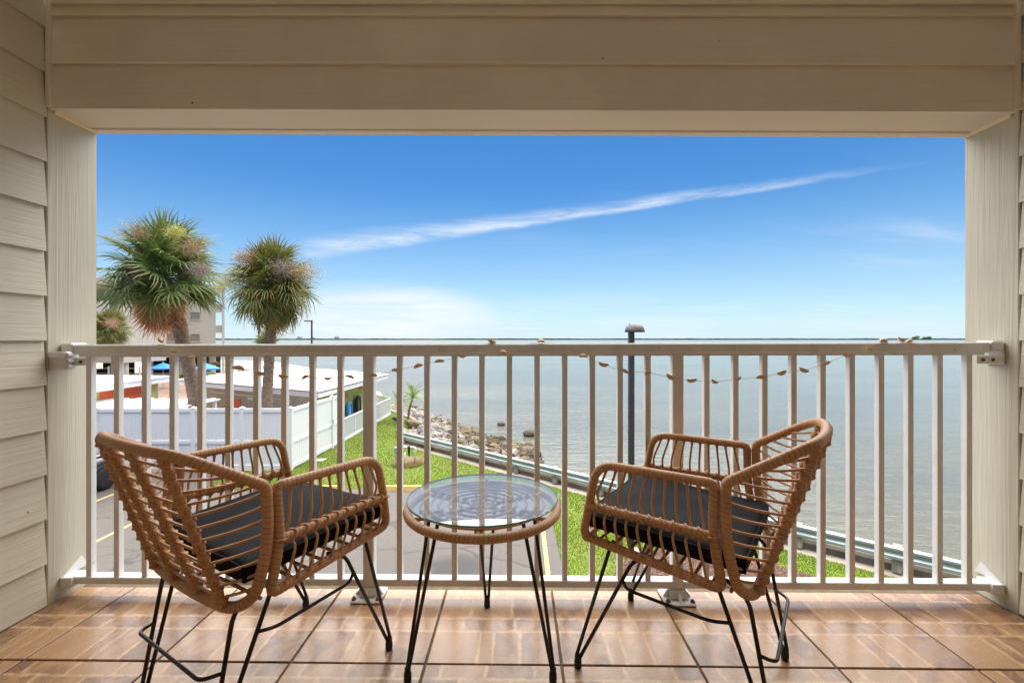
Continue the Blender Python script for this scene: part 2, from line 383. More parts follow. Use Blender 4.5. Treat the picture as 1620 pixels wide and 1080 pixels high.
M['white_plastic'] = mat('white_plastic', (0.80, 0.79, 0.80), 0.35)

# outdoors
def f_asphalt(t, b):
    ob = objco(t)
    n = t.noise(ob, 0.35, 5, 0.6); n2 = t.noise(ob, 45, 3, 0.7); n3 = t.noise(ob, 6, 4, 0.6)
    c = t.mix(t.maprange(n, 0.35, 0.7), (0.105, 0.090, 0.080), (0.076, 0.066, 0.059))
    c = t.mix(t.math('MULTIPLY', t.maprange(n2, 0.35, 0.7), 0.45), c, (0.16, 0.142, 0.128))
    c = t.mix(t.math('MULTIPLY', t.maprange(n3, 0.55, 0.75), 0.35), c, (0.04, 0.036, 0.033))
    vor = t.add('ShaderNodeTexVoronoi', {'Vector': t.mapping(t.vmath('ADD', ob, t.vmath('SCALE', t.add('ShaderNodeTexNoise', {'Vector': ob, 'Scale': 0.9}).outputs[1])), (0.16, 0.42, 1)), 'Scale': 1.0}, feature='DISTANCE_TO_EDGE').outputs[0]
    c = t.mix(t.math('MULTIPLY', t.maprange(vor, 0.004, 0.014, 1, 0), 0.6), c, (0.028, 0.025, 0.023))
    dst = t.vmath('LENGTH', t.mapping(t.vmath('SUBTRACT', ob, (-1.25, 10.4, 0)), (0.95, 1.1, 0)))   # old oil / damp stain
    st = t.maprange(t.math('ADD', dst, t.math('MULTIPLY', t.noise(ob, 2.2, 4), 0.8)), 0.75, 1.25, 1, 0, True)
    c = t.mix(t.math('MULTIPLY', st, 0.72), c, (0.026, 0.026, 0.027))
    t.l.new(c, b.inputs['Base Color']); bump(t, b, n2, 0.5, 0.01)
M['asphalt'] = mat('asphalt', (0.15, 0.14, 0.13), 0.85, fn=f_asphalt)
def f_line(t, b):
    ob = objco(t); c = t.mix(t.maprange(t.noise(ob, 14, 5, 0.7), 0.5, 0.68), (0.62, 0.42, 0.13), (0.22, 0.19, 0.15))
    t.l.new(c, b.inputs['Base Color'])
M['line'] = mat('worn_yellow_line', (0.6, 0.42, 0.12), 0.8, fn=f_line)
M['kerb_yellow'] = mat('yellow_kerb_paint', (0.66, 0.42, 0.08), 0.7, fn=vary((0.72, 0.47, 0.10), (0.55, 0.36, 0.12), 9, 5, 40, 0.3, 0.01))
M['soil'] = mat('pale_ground', (0.36, 0.31, 0.25), 0.9, fn=vary((0.38, 0.33, 0.27), (0.28, 0.24, 0.19), 0.6, 6, 20, 0.3, 0.02))
M['lawn_soil'] = mat('turf_base', (0.10, 0.17, 0.022), 0.95, fn=vary((0.12, 0.20, 0.012), (0.17, 0.19, 0.035), 1.3, 6, 30, 0.6, 0.04))
def f_grass(t, b):
    g = t.add('ShaderNodeNewGeometry').outputs['Position']; r = t.add('ShaderNodeNewGeometry').outputs['Random Per Island']
    n = t.noise(g, 0.9, 5, 0.65); n2 = t.noise(g, 0.25, 3, 0.6)
    c = t.ramp(r, [(0.0, (0.105, 0.175, 0.004)), (0.5, (0.14, 0.22, 0.006)), (0.93, (0.18, 0.25, 0.008)), (1.0, (0.27, 0.25, 0.05))])
    c = t.mix(t.math('MULTIPLY', t.maprange(n, 0.46, 0.72), 0.5), c, (0.23, 0.215, 0.035))
    c = t.mix(t.math('MULTIPLY', t.maprange(n2, 0.4, 0.65), 0.35), c, (0.10, 0.21, 0.008))
    t.l.new(c, b.inputs['Base Color'])
    tr = t.add('ShaderNodeBsdfTranslucent', {'Color': c}); mx = t.add('ShaderNodeMixShader', {0: 0.35, 1: b.outputs[0], 2: tr.outputs[0]})
    t.l.new(mx.outputs[0], t.n['Material Output'].inputs[0])
M['grass'] = mat('grass_blades', (0.15, 0.28, 0.02), 0.75, 0.25, fn=f_grass)
def f_mulch(t, b):
    r = t.add('ShaderNodeNewGeometry').outputs['Random Per Island']
    t.l.new(t.ramp(r, [(0, (0.075, 0.035, 0.024)), (0.5, (0.17, 0.088, 0.062)), (0.85, (0.26, 0.15, 0.11)), (1, (0.40, 0.29, 0.22))]), b.inputs['Base Color'])
M['mulch'] = mat('bark_mulch', (0.16, 0.085, 0.06), 0.9, 0.2, fn=f_mulch)
M['mulch_base'] = mat('mulch_soil', (0.10, 0.055, 0.04), 0.95, fn=vary((0.12, 0.065, 0.048), (0.06, 0.034, 0.025), 14))
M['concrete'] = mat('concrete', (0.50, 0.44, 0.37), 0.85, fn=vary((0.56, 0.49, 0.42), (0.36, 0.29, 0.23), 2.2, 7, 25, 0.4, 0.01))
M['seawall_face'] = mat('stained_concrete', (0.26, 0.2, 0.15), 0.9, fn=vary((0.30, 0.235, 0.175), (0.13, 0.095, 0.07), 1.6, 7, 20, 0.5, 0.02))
M['galv'] = mat('galvanised_steel', (0.40, 0.46, 0.50), 0.40, 0.5, 0.55, fn=vary((0.44, 0.50, 0.54), (0.31, 0.37, 0.41), 3, 5))
M['old_wood'] = mat('weathered_timber', (0.28, 0.25, 0.2), 0.9, fn=vary((0.36, 0.33, 0.26), (0.16, 0.13, 0.10), 5, 6, 30, 0.5, 0.01, (3, 3, 0.6)))
M['vinyl'] = mat('white_vinyl', (0.82, 0.81, 0.83), 0.38, 0.45)
M['roof_white'] = mat('white_membrane_roof', (0.86, 0.84, 0.82), 0.7, fn=vary((0.87, 0.85, 0.83), (0.74, 0.71, 0.68), 0.8, 6))
M['fascia_white'] = mat('white_fascia', (0.80, 0.80, 0.82), 0.6)
M['rust_edge'] = mat('brown_drip_edge', (0.33, 0.17, 0.11), 0.7)
M['stucco_green'] = mat('lime_stucco', (0.50, 0.52, 0.17), 0.85, fn=vary((0.52, 0.54, 0.18), (0.44, 0.45, 0.15), 1.5, 5, 30, 0.2, 0.01))
M['stucco_tan'] = mat('tan_stucco', (0.46, 0.42, 0.34), 0.85, fn=vary((0.48, 0.44, 0.36), (0.40, 0.36, 0.29), 0.8, 5, 30, 0.2, 0.01))
M['orange'] = mat('orange_panel', (0.80, 0.16, 0.045), 0.6, fn=vary((0.82, 0.17, 0.05), (0.68, 0.13, 0.04), 1.2, 4))
M['dark'] = mat('dark_interior', (0.030, 0.028, 0.026), 0.8)
M['apt'] = mat('cream_siding', (0.50, 0.47, 0.39), 0.8, fn=vary((0.51, 0.48, 0.40), (0.46, 0.43, 0.355), 0.4, 5))
M['apt_window'] = mat('shaded_screen', (0.20, 0.19, 0.165), 0.5)
M['apt_white'] = mat('white_trim', (0.52, 0.51, 0.48), 0.6)
M['blue_canvas'] = mat('blue_canvas', (0.02, 0.24, 0.78), 0.7)
M['pavers'] = mat('salmon_pavers', (0.42, 0.26, 0.19), 0.9, fn=vary((0.27, 0.17, 0.125), (0.20, 0.12, 0.088), 2, 6))
M['pole_dark'] = mat('dark_bronze_pole', (0.022, 0.025, 0.030), 0.4, 0.5, fn=vary((0.018, 0.021, 0.027), (0.035, 0.037, 0.04), 9, 4))
M['chrome_louver'] = mat('weathered_lamp_head', (0.07, 0.065, 0.06), 0.55, 0.4, 0.2, fn=vary((0.05, 0.047, 0.045), (0.13, 0.12, 0.11), 9, 5))
M['car_black'] = mat('black_car_paint', (0.012, 0.012, 0.014), 0.18, 0.5, Coat_Weight=1.0, Coat_Roughness=0.05)
M['car_trim'] = mat('grey_plastic_trim', (0.05, 0.052, 0.056), 0.6)
M['car_glass'] = mat('car_glass', (0.02, 0.025, 0.03), 0.05)
M['tyre'] = mat('tyre_rubber', (0.014, 0.014, 0.015), 0.75)
M['rim'] = mat('alloy_rim', (0.62, 0.63, 0.64), 0.25, 0.5, 0.85)
M['pvc'] = mat('white_pvc', (0.78, 0.77, 0.74), 0.4)
M['blue_cloth'] = mat('blue_vinyl', (0.06, 0.30, 0.62), 0.5)
M['black_cloth'] = mat('black_vinyl', (0.02, 0.022, 0.026), 0.5)
M['mesh_panel'] = mat('white_mesh_screen', (0.66, 0.68, 0.68), 0.6, fn=None)

def f_water(t, b):
    ob = objco(t)
    ca = t.add('ShaderNodeCameraData').outputs['View Distance']
    w1 = t.noise(t.mapping(ob, (0.55, 1.5, 1), (0, 0, 0.12)), 1.0, 5, 0.62, 0.35)
    w2 = t.noise(t.mapping(ob, (2.2, 5.5, 1), (0, 0, -0.2)), 1.0, 4, 0.6, 0.2)
    w3 = t.noise(t.mapping(ob, (0.018, 0.075, 1), (0, 0, 0.1)), 1.0, 4, 0.6)
    gust = t.maprange(t.noise(t.mapping(ob, (0.012, 0.05, 1), (0, 0, 0.25)), 1.0, 5, 0.6), 0.35, 0.65, 0.35, 1.35)
    h = t.math('MULTIPLY', gust, t.math('ADD', t.math('MULTIPLY', w1, 0.75), t.math('MULTIPLY', w2, 0.20)))
    mur = t.noise(t.mapping(ob, (0.02, 0.05, 1)), 1.0, 4, 0.6)
    c = t.mix(t.maprange(mur, 0.35, 0.65), (0.125, 0.112, 0.072), (0.095, 0.096, 0.072))
    t.l.new(c, b.inputs['Base Color'])
    bump(t, b, t.math('ADD', h, t.math('MULTIPLY', w3, 1.5)), 0.75, 0.12)
M['water'] = mat('bay_water', (0.19, 0.18, 0.125), 0.12, 0.5, fn=f_water, IOR=1.33)
def f_rock(c1, c2, c3):
    def fn(t, b):
        oi = orand(t); ob = objco(t); n = t.noise(ob, 3.2, 6, 0.68); n2 = t.noise(ob, 11, 5, 0.7)
        c = t.mix(t.maprange(n, 0.35, 0.65), c1, c2); c = t.mix(t.maprange(n2, 0.56, 0.68), c, c3)
        c = t.mix(t.math('MULTIPLY', oi, 0.35), c, c3)
        t.l.new(c, b.inputs['Base Color']); bump(t, b, t.math('ADD', n, t.math('MULTIPLY', n2, 0.5)), 0.9, 0.06)
    return fn
M['rock_pale'] = mat('pale_limestone', (0.5, 0.46, 0.42), 0.9, fn=f_rock((0.38, 0.345, 0.31), (0.26, 0.23, 0.205), (0.10, 0.085, 0.072)))
M['rock_tan'] = mat('algae_tan_rock', (0.3, 0.24, 0.14), 0.9, fn=f_rock((0.235, 0.18, 0.10), (0.14, 0.105, 0.058), (0.045, 0.033, 0.02)))
M['rock_dark'] = mat('barnacled_dark_rock', (0.14, 0.12, 0.08), 0.9, fn=f_rock((0.13, 0.108, 0.07), (0.075, 0.062, 0.04), (0.022, 0.018, 0.012)))
def leafmat(name, a, bcol, tip):
    def fn(t, b):
        oi = orand(t); uv = t.add('ShaderNodeUVMap').outputs[0]; sp = t.add('ShaderNodeSeparateXYZ', {0: uv})
        ri = t.add('ShaderNodeNewGeometry').outputs['Random Per Island']
        c = t.mix(t.math('FRACT', t.math('ADD', oi, t.math('MULTIPLY', ri, 0.45))), a, bcol)
        c = t.mix(t.maprange(ri, 0.72, 1.0, 0.0, 0.55), c, tuple(min(1.0, k*1.75+0.02) for k in bcol))
        c = t.mix(t.maprange(ri, 0.0, 0.25, 0.55, 0.0), c, tuple(k*0.5 for k in a))
        c = t.mix(t.math('MULTIPLY', t.maprange(sp.outputs[0], 0.55, 1.0), t.math('MULTIPLY', t.math('FRACT', t.math('MULTIPLY', oi, 7.3)), 0.8)), c, tip)
        t.l.new(c, b.inputs['Base Color'])
        tr = t.add('ShaderNodeBsdfTranslucent', {'Color': c}); mx = t.add('ShaderNodeMixShader', {0: 0.22, 1: b.outputs[0], 2: tr.outputs[0]})
        t.l.new(mx.outputs[0], t.n['Material Output'].inputs[0])
    return mat(name, a, 0.42, 0.45, fn=fn)
M['frond_green'] = leafmat('palm_frond_green', (0.090, 0.150, 0.034), (0.200, 0.250, 0.075), (0.36, 0.32, 0.10))
M['frond_olive'] = leafmat('palm_frond_olive', (0.105, 0.145, 0.032), (0.22, 0.22, 0.060), (0.55, 0.31, 0.07))
M['frond_dead'] = leafmat('palm_frond_dead', (0.42, 0.175, 0.07), (0.55, 0.285, 0.14), (0.6, 0.4, 0.22))
M['frond_bright'] = leafmat('date_frond_bright', (0.15, 0.25, 0.045), (0.27, 0.34, 0.07), (0.36, 0.30, 0.08))
M['flower_tan'] = leafmat('palm_flower_tan', (0.34, 0.20, 0.11), (0.40, 0.27, 0.17), (0.45, 0.30, 0.2))
M['flower_yellow'] = leafmat('palm_flower_yellow', (0.46, 0.44, 0.12), (0.55, 0.50, 0.16), (0.5, 0.42, 0.15))
M['flower_grey'] = leafmat('palm_flower_grey', (0.30, 0.24, 0.22), (0.36, 0.28, 0.25), (0.35, 0.28, 0.25))
M['hedge'] = leafmat('hedge_leaf', (0.05, 0.125, 0.02), (0.10, 0.20, 0.03), (0.15, 0.22, 0.05))
M['trunk'] = mat('palm_trunk_bark', (0.22, 0.15, 0.11), 0.95, fn=vary((0.36, 0.25, 0.185), (0.13, 0.085, 0.06), 7, 6, 14, 0.9, 0.05, (1, 1, 1.6)))
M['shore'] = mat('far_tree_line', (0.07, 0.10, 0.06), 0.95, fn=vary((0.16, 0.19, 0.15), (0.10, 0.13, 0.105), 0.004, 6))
M['far_white'] = mat('far_building_paint', (0.45, 0.45, 0.45), 0.9)

# ------------------------------------------------------------------ balcony
TH = -0.014                                         # the balcony stands turned a little from the view axis
UL, UR = -1.775, 1.83                               # inner faces left / right
VN, VF = 1.690, 1.893                               # near and far edge of the opening's jambs
flr = tag(MB().box((UL-0.15, -1.6, -0.12), (UR+0.15, 1.915, -0.006)).build('balcony_floor', M['grout'], rz=TH), kind='structure')
T = 0.42; U0 = 0.133; V0 = 1.401
for r in range(-7, 2):
    for c in range(-5, 5):
        u0, u1 = U0+T*c+0.0035, U0+T*(c+1)-0.0035; v0, v1 = V0+T*(r-1)+0.0035+0, V0+T*r-0.0035
        u0, u1 = max(u0, UL+0.004), min(u1, UR-0.004); v1 = min(v1, 1.912); v0 = max(v0, -1.6)
        if u1-u0 < 0.03 or v1-v0 < 0.01: continue
        full = (u1-u0 > 0.41 and v1-v0 > 0.41)
        if full and 'tile_mesh' in globals(): me = tile_mesh
        else:
            me = MB().box((0, 0, -0.012), (u1-u0, v1-v0, 0.0), 0.0018).mesh('tile', M['tile'])
            if full: tile_mesh = me
        o = link('tile', me, flr, (u0, v0, random.uniform(-0.0006, 0.0006)))

def siding_wall(name, u, sgn, label):               # lapped boards, each proud at its lower edge
    wl = empty(name, (0, 0, 0), TH); tag(wl, label, 'wall')
    x0, x1 = sorted((u+sgn*0.016, u+sgn*0.14))
    MB().box((x0, -1.6, -0.10), (x1, VN-0.001, 2.46)).build('sheathing', M['dark_gap'], wl)
    zs = [0.004]+[0.1585+0.1675*k for k in range(14)]
    for i, z0 in enumerate(zs):
        z1 = (zs[i+1] if i+1 < len(zs) else 2.45)+0.012
        e0 = u-sgn*0.008+sgn*random.uniform(0, 0.0015); e1 = u+sgn*0.006
        vs = []
        for y in (-1.6, VN-0.0065-random.uniform(0, 0.002)):
            vs += [(e0, y, z0), (e1, y, z1), (e1+sgn*0.009, y, z1), (e0+sgn*0.011, y, z0)]
        fs = [(0, 4, 5, 1), (1, 5, 6, 2), (2, 6, 7, 3), (3, 7, 4, 0), (0, 1, 2, 3), (7, 6, 5, 4)]
        if sgn > 0: fs = [f[::-1] for f in fs]
        MB().add(vs, fs).build('siding_board', M['siding'], wl)
    return wl
siding_wall('siding_wall', UL, -1, 'beige lap-siding wall along the left edge of the balcony')
siding_wall('siding_wall', UR, 1, 'narrow strip of beige lap-siding wall at the right edge of the balcony')
for u, s, lab in ((UL, -1, 'beige rough-sawn post on the left side of the balcony opening'), (UR, 1, 'beige rough-sawn post on the right side of the balcony opening')):
    x0, x1 = sorted((u, u+s*0.16))
    p = empty('porch_post', (u+s*0.08, 0, 0), 0); p.location = (0, 0, 0); p.rotation_euler = (0, 0, TH)
    tag(p, lab, 'post')
    MB().box((x0, VN, -0.10), (x1, VF, 2.2), 0.003).build('post_face', M['post'], p)
    if s < 0: MB().box((u, VN+0.02, 1.858), (u+0.010, VF-0.004, 1.90), 0.003).build('caulk_bead', M['caulk_and_lit_lip'], p)
    else: MB().box((u-0.010, VN+0.02, 1.820), (u, VF-0.004, 1.90), 0.003).build('caulk_bead', M['caulk_and_lit_lip'], p)

bz = lambda u: 1.873-(u-UL)/(UR-UL)*0.038           # the header sags slightly to the right
hb = empty('header_beam', (0, 0, 0), TH); tag(hb, 'beige header beam of lapped boards across the top of the opening', 'beam')
def beam_box(name, v0, v1, h0, h1, m, u0=UL+0.002, u1=UR-0.002, lean=0.0, ch=0.0015):
    def fn(x, y, z): return (x, y-(lean*(1-(z-h0)/(h1-h0)) if y < (v0+v1)/2 else 0), bz(x)+z)
    return MB().box((u0, v0, h0), (u1, v1, h1), ch, fn=fn).build(name, m, hb)
beam_box('beam_core', VN+0.018, VF-0.004, 0.012, 0.60, M['dark_gap'])
for h0, h1 in ((-0.004, 0.163), (0.166, 0.342), (0.345, 0.385), (0.388, 0.60)):
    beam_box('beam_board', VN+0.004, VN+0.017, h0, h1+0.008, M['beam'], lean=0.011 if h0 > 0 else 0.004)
for h in (0.158, 0.337, 0.380): beam_box('lit_lip_strip', VN-0.0105, VN-0.002, h+0.004, h+0.0125, M['caulk_and_lit_lip'], UL+0.01, UR-0.01)  # pale strips painting in the light caught by each board's lower lip
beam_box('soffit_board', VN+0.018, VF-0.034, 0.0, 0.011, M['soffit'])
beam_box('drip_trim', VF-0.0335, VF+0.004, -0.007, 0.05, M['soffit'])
for u, s in ((UL, 1), (UR, -1)):
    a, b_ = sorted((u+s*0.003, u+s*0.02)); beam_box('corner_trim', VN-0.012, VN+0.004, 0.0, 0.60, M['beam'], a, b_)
tag(MB().box((UL+0.012, -1.6, 2.40), (UR-0.012, 1.68, 2.45)).build('ceiling', M['ceiling'], rz=TH), kind='structure')
tag(MB().box((UL+0.02, -0.85, 0.001), (UR-0.02, -0.70, 2.399)).build('house_bounce_wall', M['ceiling'], rz=TH), kind='structure')  # unseen wall behind the camera, added in white to bounce light forward

# railing
rl = empty('balcony_railing', (0, 0, 0), TH); tag(rl, 'off-white metal balcony railing with square balusters between two posts', 'railing')
VR = 1.768
zt = lambda u: 0.9845+u*0.0027
slope = lambda x, y, z: (x, y, z+zt(x)-0.9845)
r = MB(); r.box((-1.728, VR-0.027, 0.9455), (1.783, VR+0.027, 0.9845), 0.005, fn=slope); r.box((-1.71, VR-0.021, 0.936), (1.765, VR+0.021, 0.9455), fn=slope)
r.build('top_rail', M['alu'], rl)
MB().box((-1.733, VR-0.020, 0.048), (1.788, VR+0.022, 0.075), 0.0025).build('bottom_rail', M['alu'], rl)
bal = MB().box((-0.0105, -0.012, 0), (0.0105, 0.012, 0.866), 0.0012).mesh('baluster', M['alu'])
us = [-1.677+0.1095*k for k in range(10)]+[-0.460+0.1064*k for k in range(10)]+[0.722+0.1102*k for k in range(10)]
for u in us: link('baluster', bal, rl, (u, VR-0.004, 0.0755))
for u in (-0.580, 0.611):
    MB().box((u-0.021, VR-0.0205, 0.012), (u+0.021, VR+0.0205, 0.945), 0.003).build('post', M['alu'], rl)
    bp = MB(); bp.box((u-0.058, VR-0.058, 0.0), (u+0.058, VR+0.05, 0.011), 0.004)
    bp.box((u-0.030, VR-0.030, 0.0112), (u+0.030, VR+0.026, 0.045), 0.003)
    for sx in (-1, 1): bp.add([(u+sx*0.030, VR-0.005, 0.043), (u+sx*0.030, VR+0.005, 0.043), (u+sx*0.054, VR+0.005, 0.011), (u+sx*0.054, VR-0.005, 0.011), (u+sx*0.030, VR-0.005, 0.011), (u+sx*0.030, VR+0.005, 0.011)], [(0, 1, 2, 3), (0, 3, 4), (1, 5, 2)])
    bp.add([(u-0.005, VR-0.030, 0.043), (u+0.005, VR-0.030, 0.043), (u+0.005, VR-0.054, 0.011), (u-0.005, VR-0.054, 0.011), (u-0.005, VR-0.03, 0.011), (u+0.005, VR-0.03, 0.011)], [(0, 3, 2, 1), (0, 4, 3), (1, 2, 5)])
    plate = bp.build('base_plate', M['alu'], rl)
    for sx in (-1, 1): MB().lathe([(0.009, 0), (0.009, 0.004), (0.006, 0.006), (0.0055, 0.010), (0, 0.0105)], (u+sx*0.046, VR-0.044, 0.011), 10).build('bolt', M['screw'], plate)
for u, s in ((UL, 1), (UR, -1)):
    B = MB(); zr = zt(u)-0.9845
    xa, xb = sorted((u+s*0.002, u+s*0.048)); B.box((xa, VR-0.034, 0.952+zr), (xb, VR+0.036, 0.9905+zr), 0.006)
    xa, xb = sorted((u+s*0.0015, u+s*0.012)); B.box((xa, VR-0.034, 0.900+zr), (xb, VR+0.036, 0.953+zr), 0.003)
    xa, xb = sorted((u+s*0.012, u+s*0.110)); B.box((xa, VR-0.040, 0.904+zr), (xb, VR-0.034, 0.934+zr), 0.002)
    br = B.build('rail_bracket', M['alu'], rl)
    for k in (0, 1):
        a = MB(); c = (u+s*(0.056+0.036*k), VR-0.041, 0.919+zr)
        a.lathe([(0.0062, 0), (0.0062, 0.003), (0.003, 0.0045), (0, 0.0045)], (0, 0, 0), 10)
        o = a.build('bracket_screw', M['screw'], br); o.location = c; o.rotation_euler = (pi/2, 0, 0)
    z0 = 0.047
    P = [(u+s*0.0015, VR-0.032), (u+s*0.046, VR-0.032), (u+s*0.046, VR+0.030), (u+s*0.0015, VR+0.030)]
    q = MB(); q.prism(P if s > 0 else P[::-1], z0-0.006, z0+0.031)
    fl = [(u+s*0.0015, VR-0.030, z0+0.031), (u+s*0.0015, VR+0.052, z0+0.078), (u+s*0.0015, VR+0.075, z0+0.031), (u+s*0.009, VR-0.030, z0+0.031), (u+s*0.009, VR+0.052, z0+0.078), (u+s*0.009, VR+0.075, z0+0.031)]
    q.add(fl, [(0, 1, 2), (3, 5, 4), (0, 3, 4, 1), (1, 4, 5, 2)])
    q.build('rail_bracket', M['alu'], rl)

# little frosted plastic light on the left post
lb = empty('plastic_light', (0, 0, 0), TH); tag(lb, 'small frosted plastic light box fixed to the left post by the rail end', 'light')
MB().box((UL+0.0005, 1.692, 0.884), (UL+0.070, 1.720, 0.954), 0.005).build('cover', M['frosted'], lb)
b2 = MB(); b2.box((UL+0.004, 1.6895, 0.932), (UL+0.067, 1.6918, 0.951), 0.0008)
for k in range(3): b2.box((UL+0.0702, 1.696, 0.892+0.022*k), (UL+0.076, 1.716, 0.903+0.022*k), 0.001)
b2.build('cap', M['white_plastic'], lb)

# shell garland
SH = [(-1.391, 0.99), (-1.322, 0.952), (-1.251, 0.932), (-1.159, 0.908), (-1.071, 0.891), (-0.988, 0.87), (-0.899, 0.858), (-0.814, 0.856), (-0.727, 0.851), (-0.642, 0.858), (-0.553, 0.863), (-0.466, 0.882), (-0.382, 0.899), (-0.3, 0.918), (-0.216, 0.938), (-0.103, 0.988), (-0.055, 0.95), (0.088, 0.99), (0.165, 0.976), (0.246, 0.938), (0.322, 0.905), (0.4, 0.881), (0.488, 0.874), (0.576, 0.857), (0.654, 0.845), (0.739, 0.841), (0.826, 0.85), (0.916, 0.858), (0.991, 0.874), (1.074, 0.884), (1.156, 0.91), (1.235, 0.941), (1.32, 0.965), (1.39, 0.991), (1.455, 0.994), (1.488, 0.991)]
gl = empty('shell_garland', (0, 0, 0), TH); tag(gl, 'string of tan seashells draped in swags along the top rail', 'garland')
def shell_v(z): return 1.728 if z < 0.975 else 1.752
pts = []
for i, (u, z) in enumerate(SH):
    if i == 17: pts += [(-0.01, 1.732, 0.945), (0.02, 1.735, 0.975)]
    pts.append((u, shell_v(z), z))
MB().tube(spline(pts, 0.012), 0.0007, 4).build('string', M['string'], gl)
def shell_mesh(k):
    a = MB(); vs = []; fs = []; nu, nv = 9, 6
    for j in range(nv+1):
        for i in range(nu+1):
            th = pi*i/nu; rr = j/nv
            ridge = 1+0.06*math.cos(i*pi)*rr
            x = cos(th)*rr*0.0135*ridge; z = (sin(th)*rr*0.0105-0.004)*ridge; y = -0.006*(1-rr*rr)*(0.6+0.4*sin(th))
            vs.append((x*(1+0.15*k), y, z))
    for j in range(nv):
        for i in range(nu):
            p = j*(nu+1)+i; fs.append((p, p+1, p+nu+2, p+nu+1))
    n = len(vs); vs += [(x*0.9, y+0.0045, z*0.9) for x, y, z in vs]; fs += [tuple(n+q for q in f[::-1]) for f in fs]
    for i in range(nu): p = nv*(nu+1)+i; fs.append((p, n+p, n+p+1, p+1)[::-1])
    return a.add(vs, fs).mesh('shell', M['shell'], True)
shm = [shell_mesh(k) for k in (-1, 0, 1)]
for u, z in SH:
    o = link('shell', random.choice(shm), gl, (u, shell_v(z)-0.003, z+(0.004 if z > 0.98 else 0)))
    o.rotation_euler = (random.uniform(-.4, .3), random.choice([0, pi])*0+random.uniform(-0.5, 0.5)+random.choice([0, pi]), random.uniform(-.3, .3))
    sc = random.uniform(1.15, 1.55); o.scale = (sc, sc, sc)

# ------------------------------------------------------------------ rattan chair
def wrapr(n, step, r, pitch=0.0122, amp=0.10):
    s = np.arange(n)*step; ph = (s/pitch) % 1.0
    return r*(1+amp*(1-ph)-amp*0.5)
def wrap(mb, path, r, step=0.0041, closed=False, seg=10, **k):
    Q = resample(path, step, closed); mb.tube(Q, wrapr(len(Q), step, r, **k), seg, closed); return mb
def ring(mb, c, ax, R, r, tilt=0.0, seg=12, sec=5):
    ax = Vector(ax).normalized(); a = ax.orthogonal().normalized(); b_ = ax.cross(a)
    P = [Vector(c)+(a*cos(t)+b_*sin(t))*R+ax*(R*tilt*cos(t)) for t in [2*pi*i/seg for i in range(seg)]]
    mb.tube([tuple(p) for p in P], r, sec, True)
    return mb

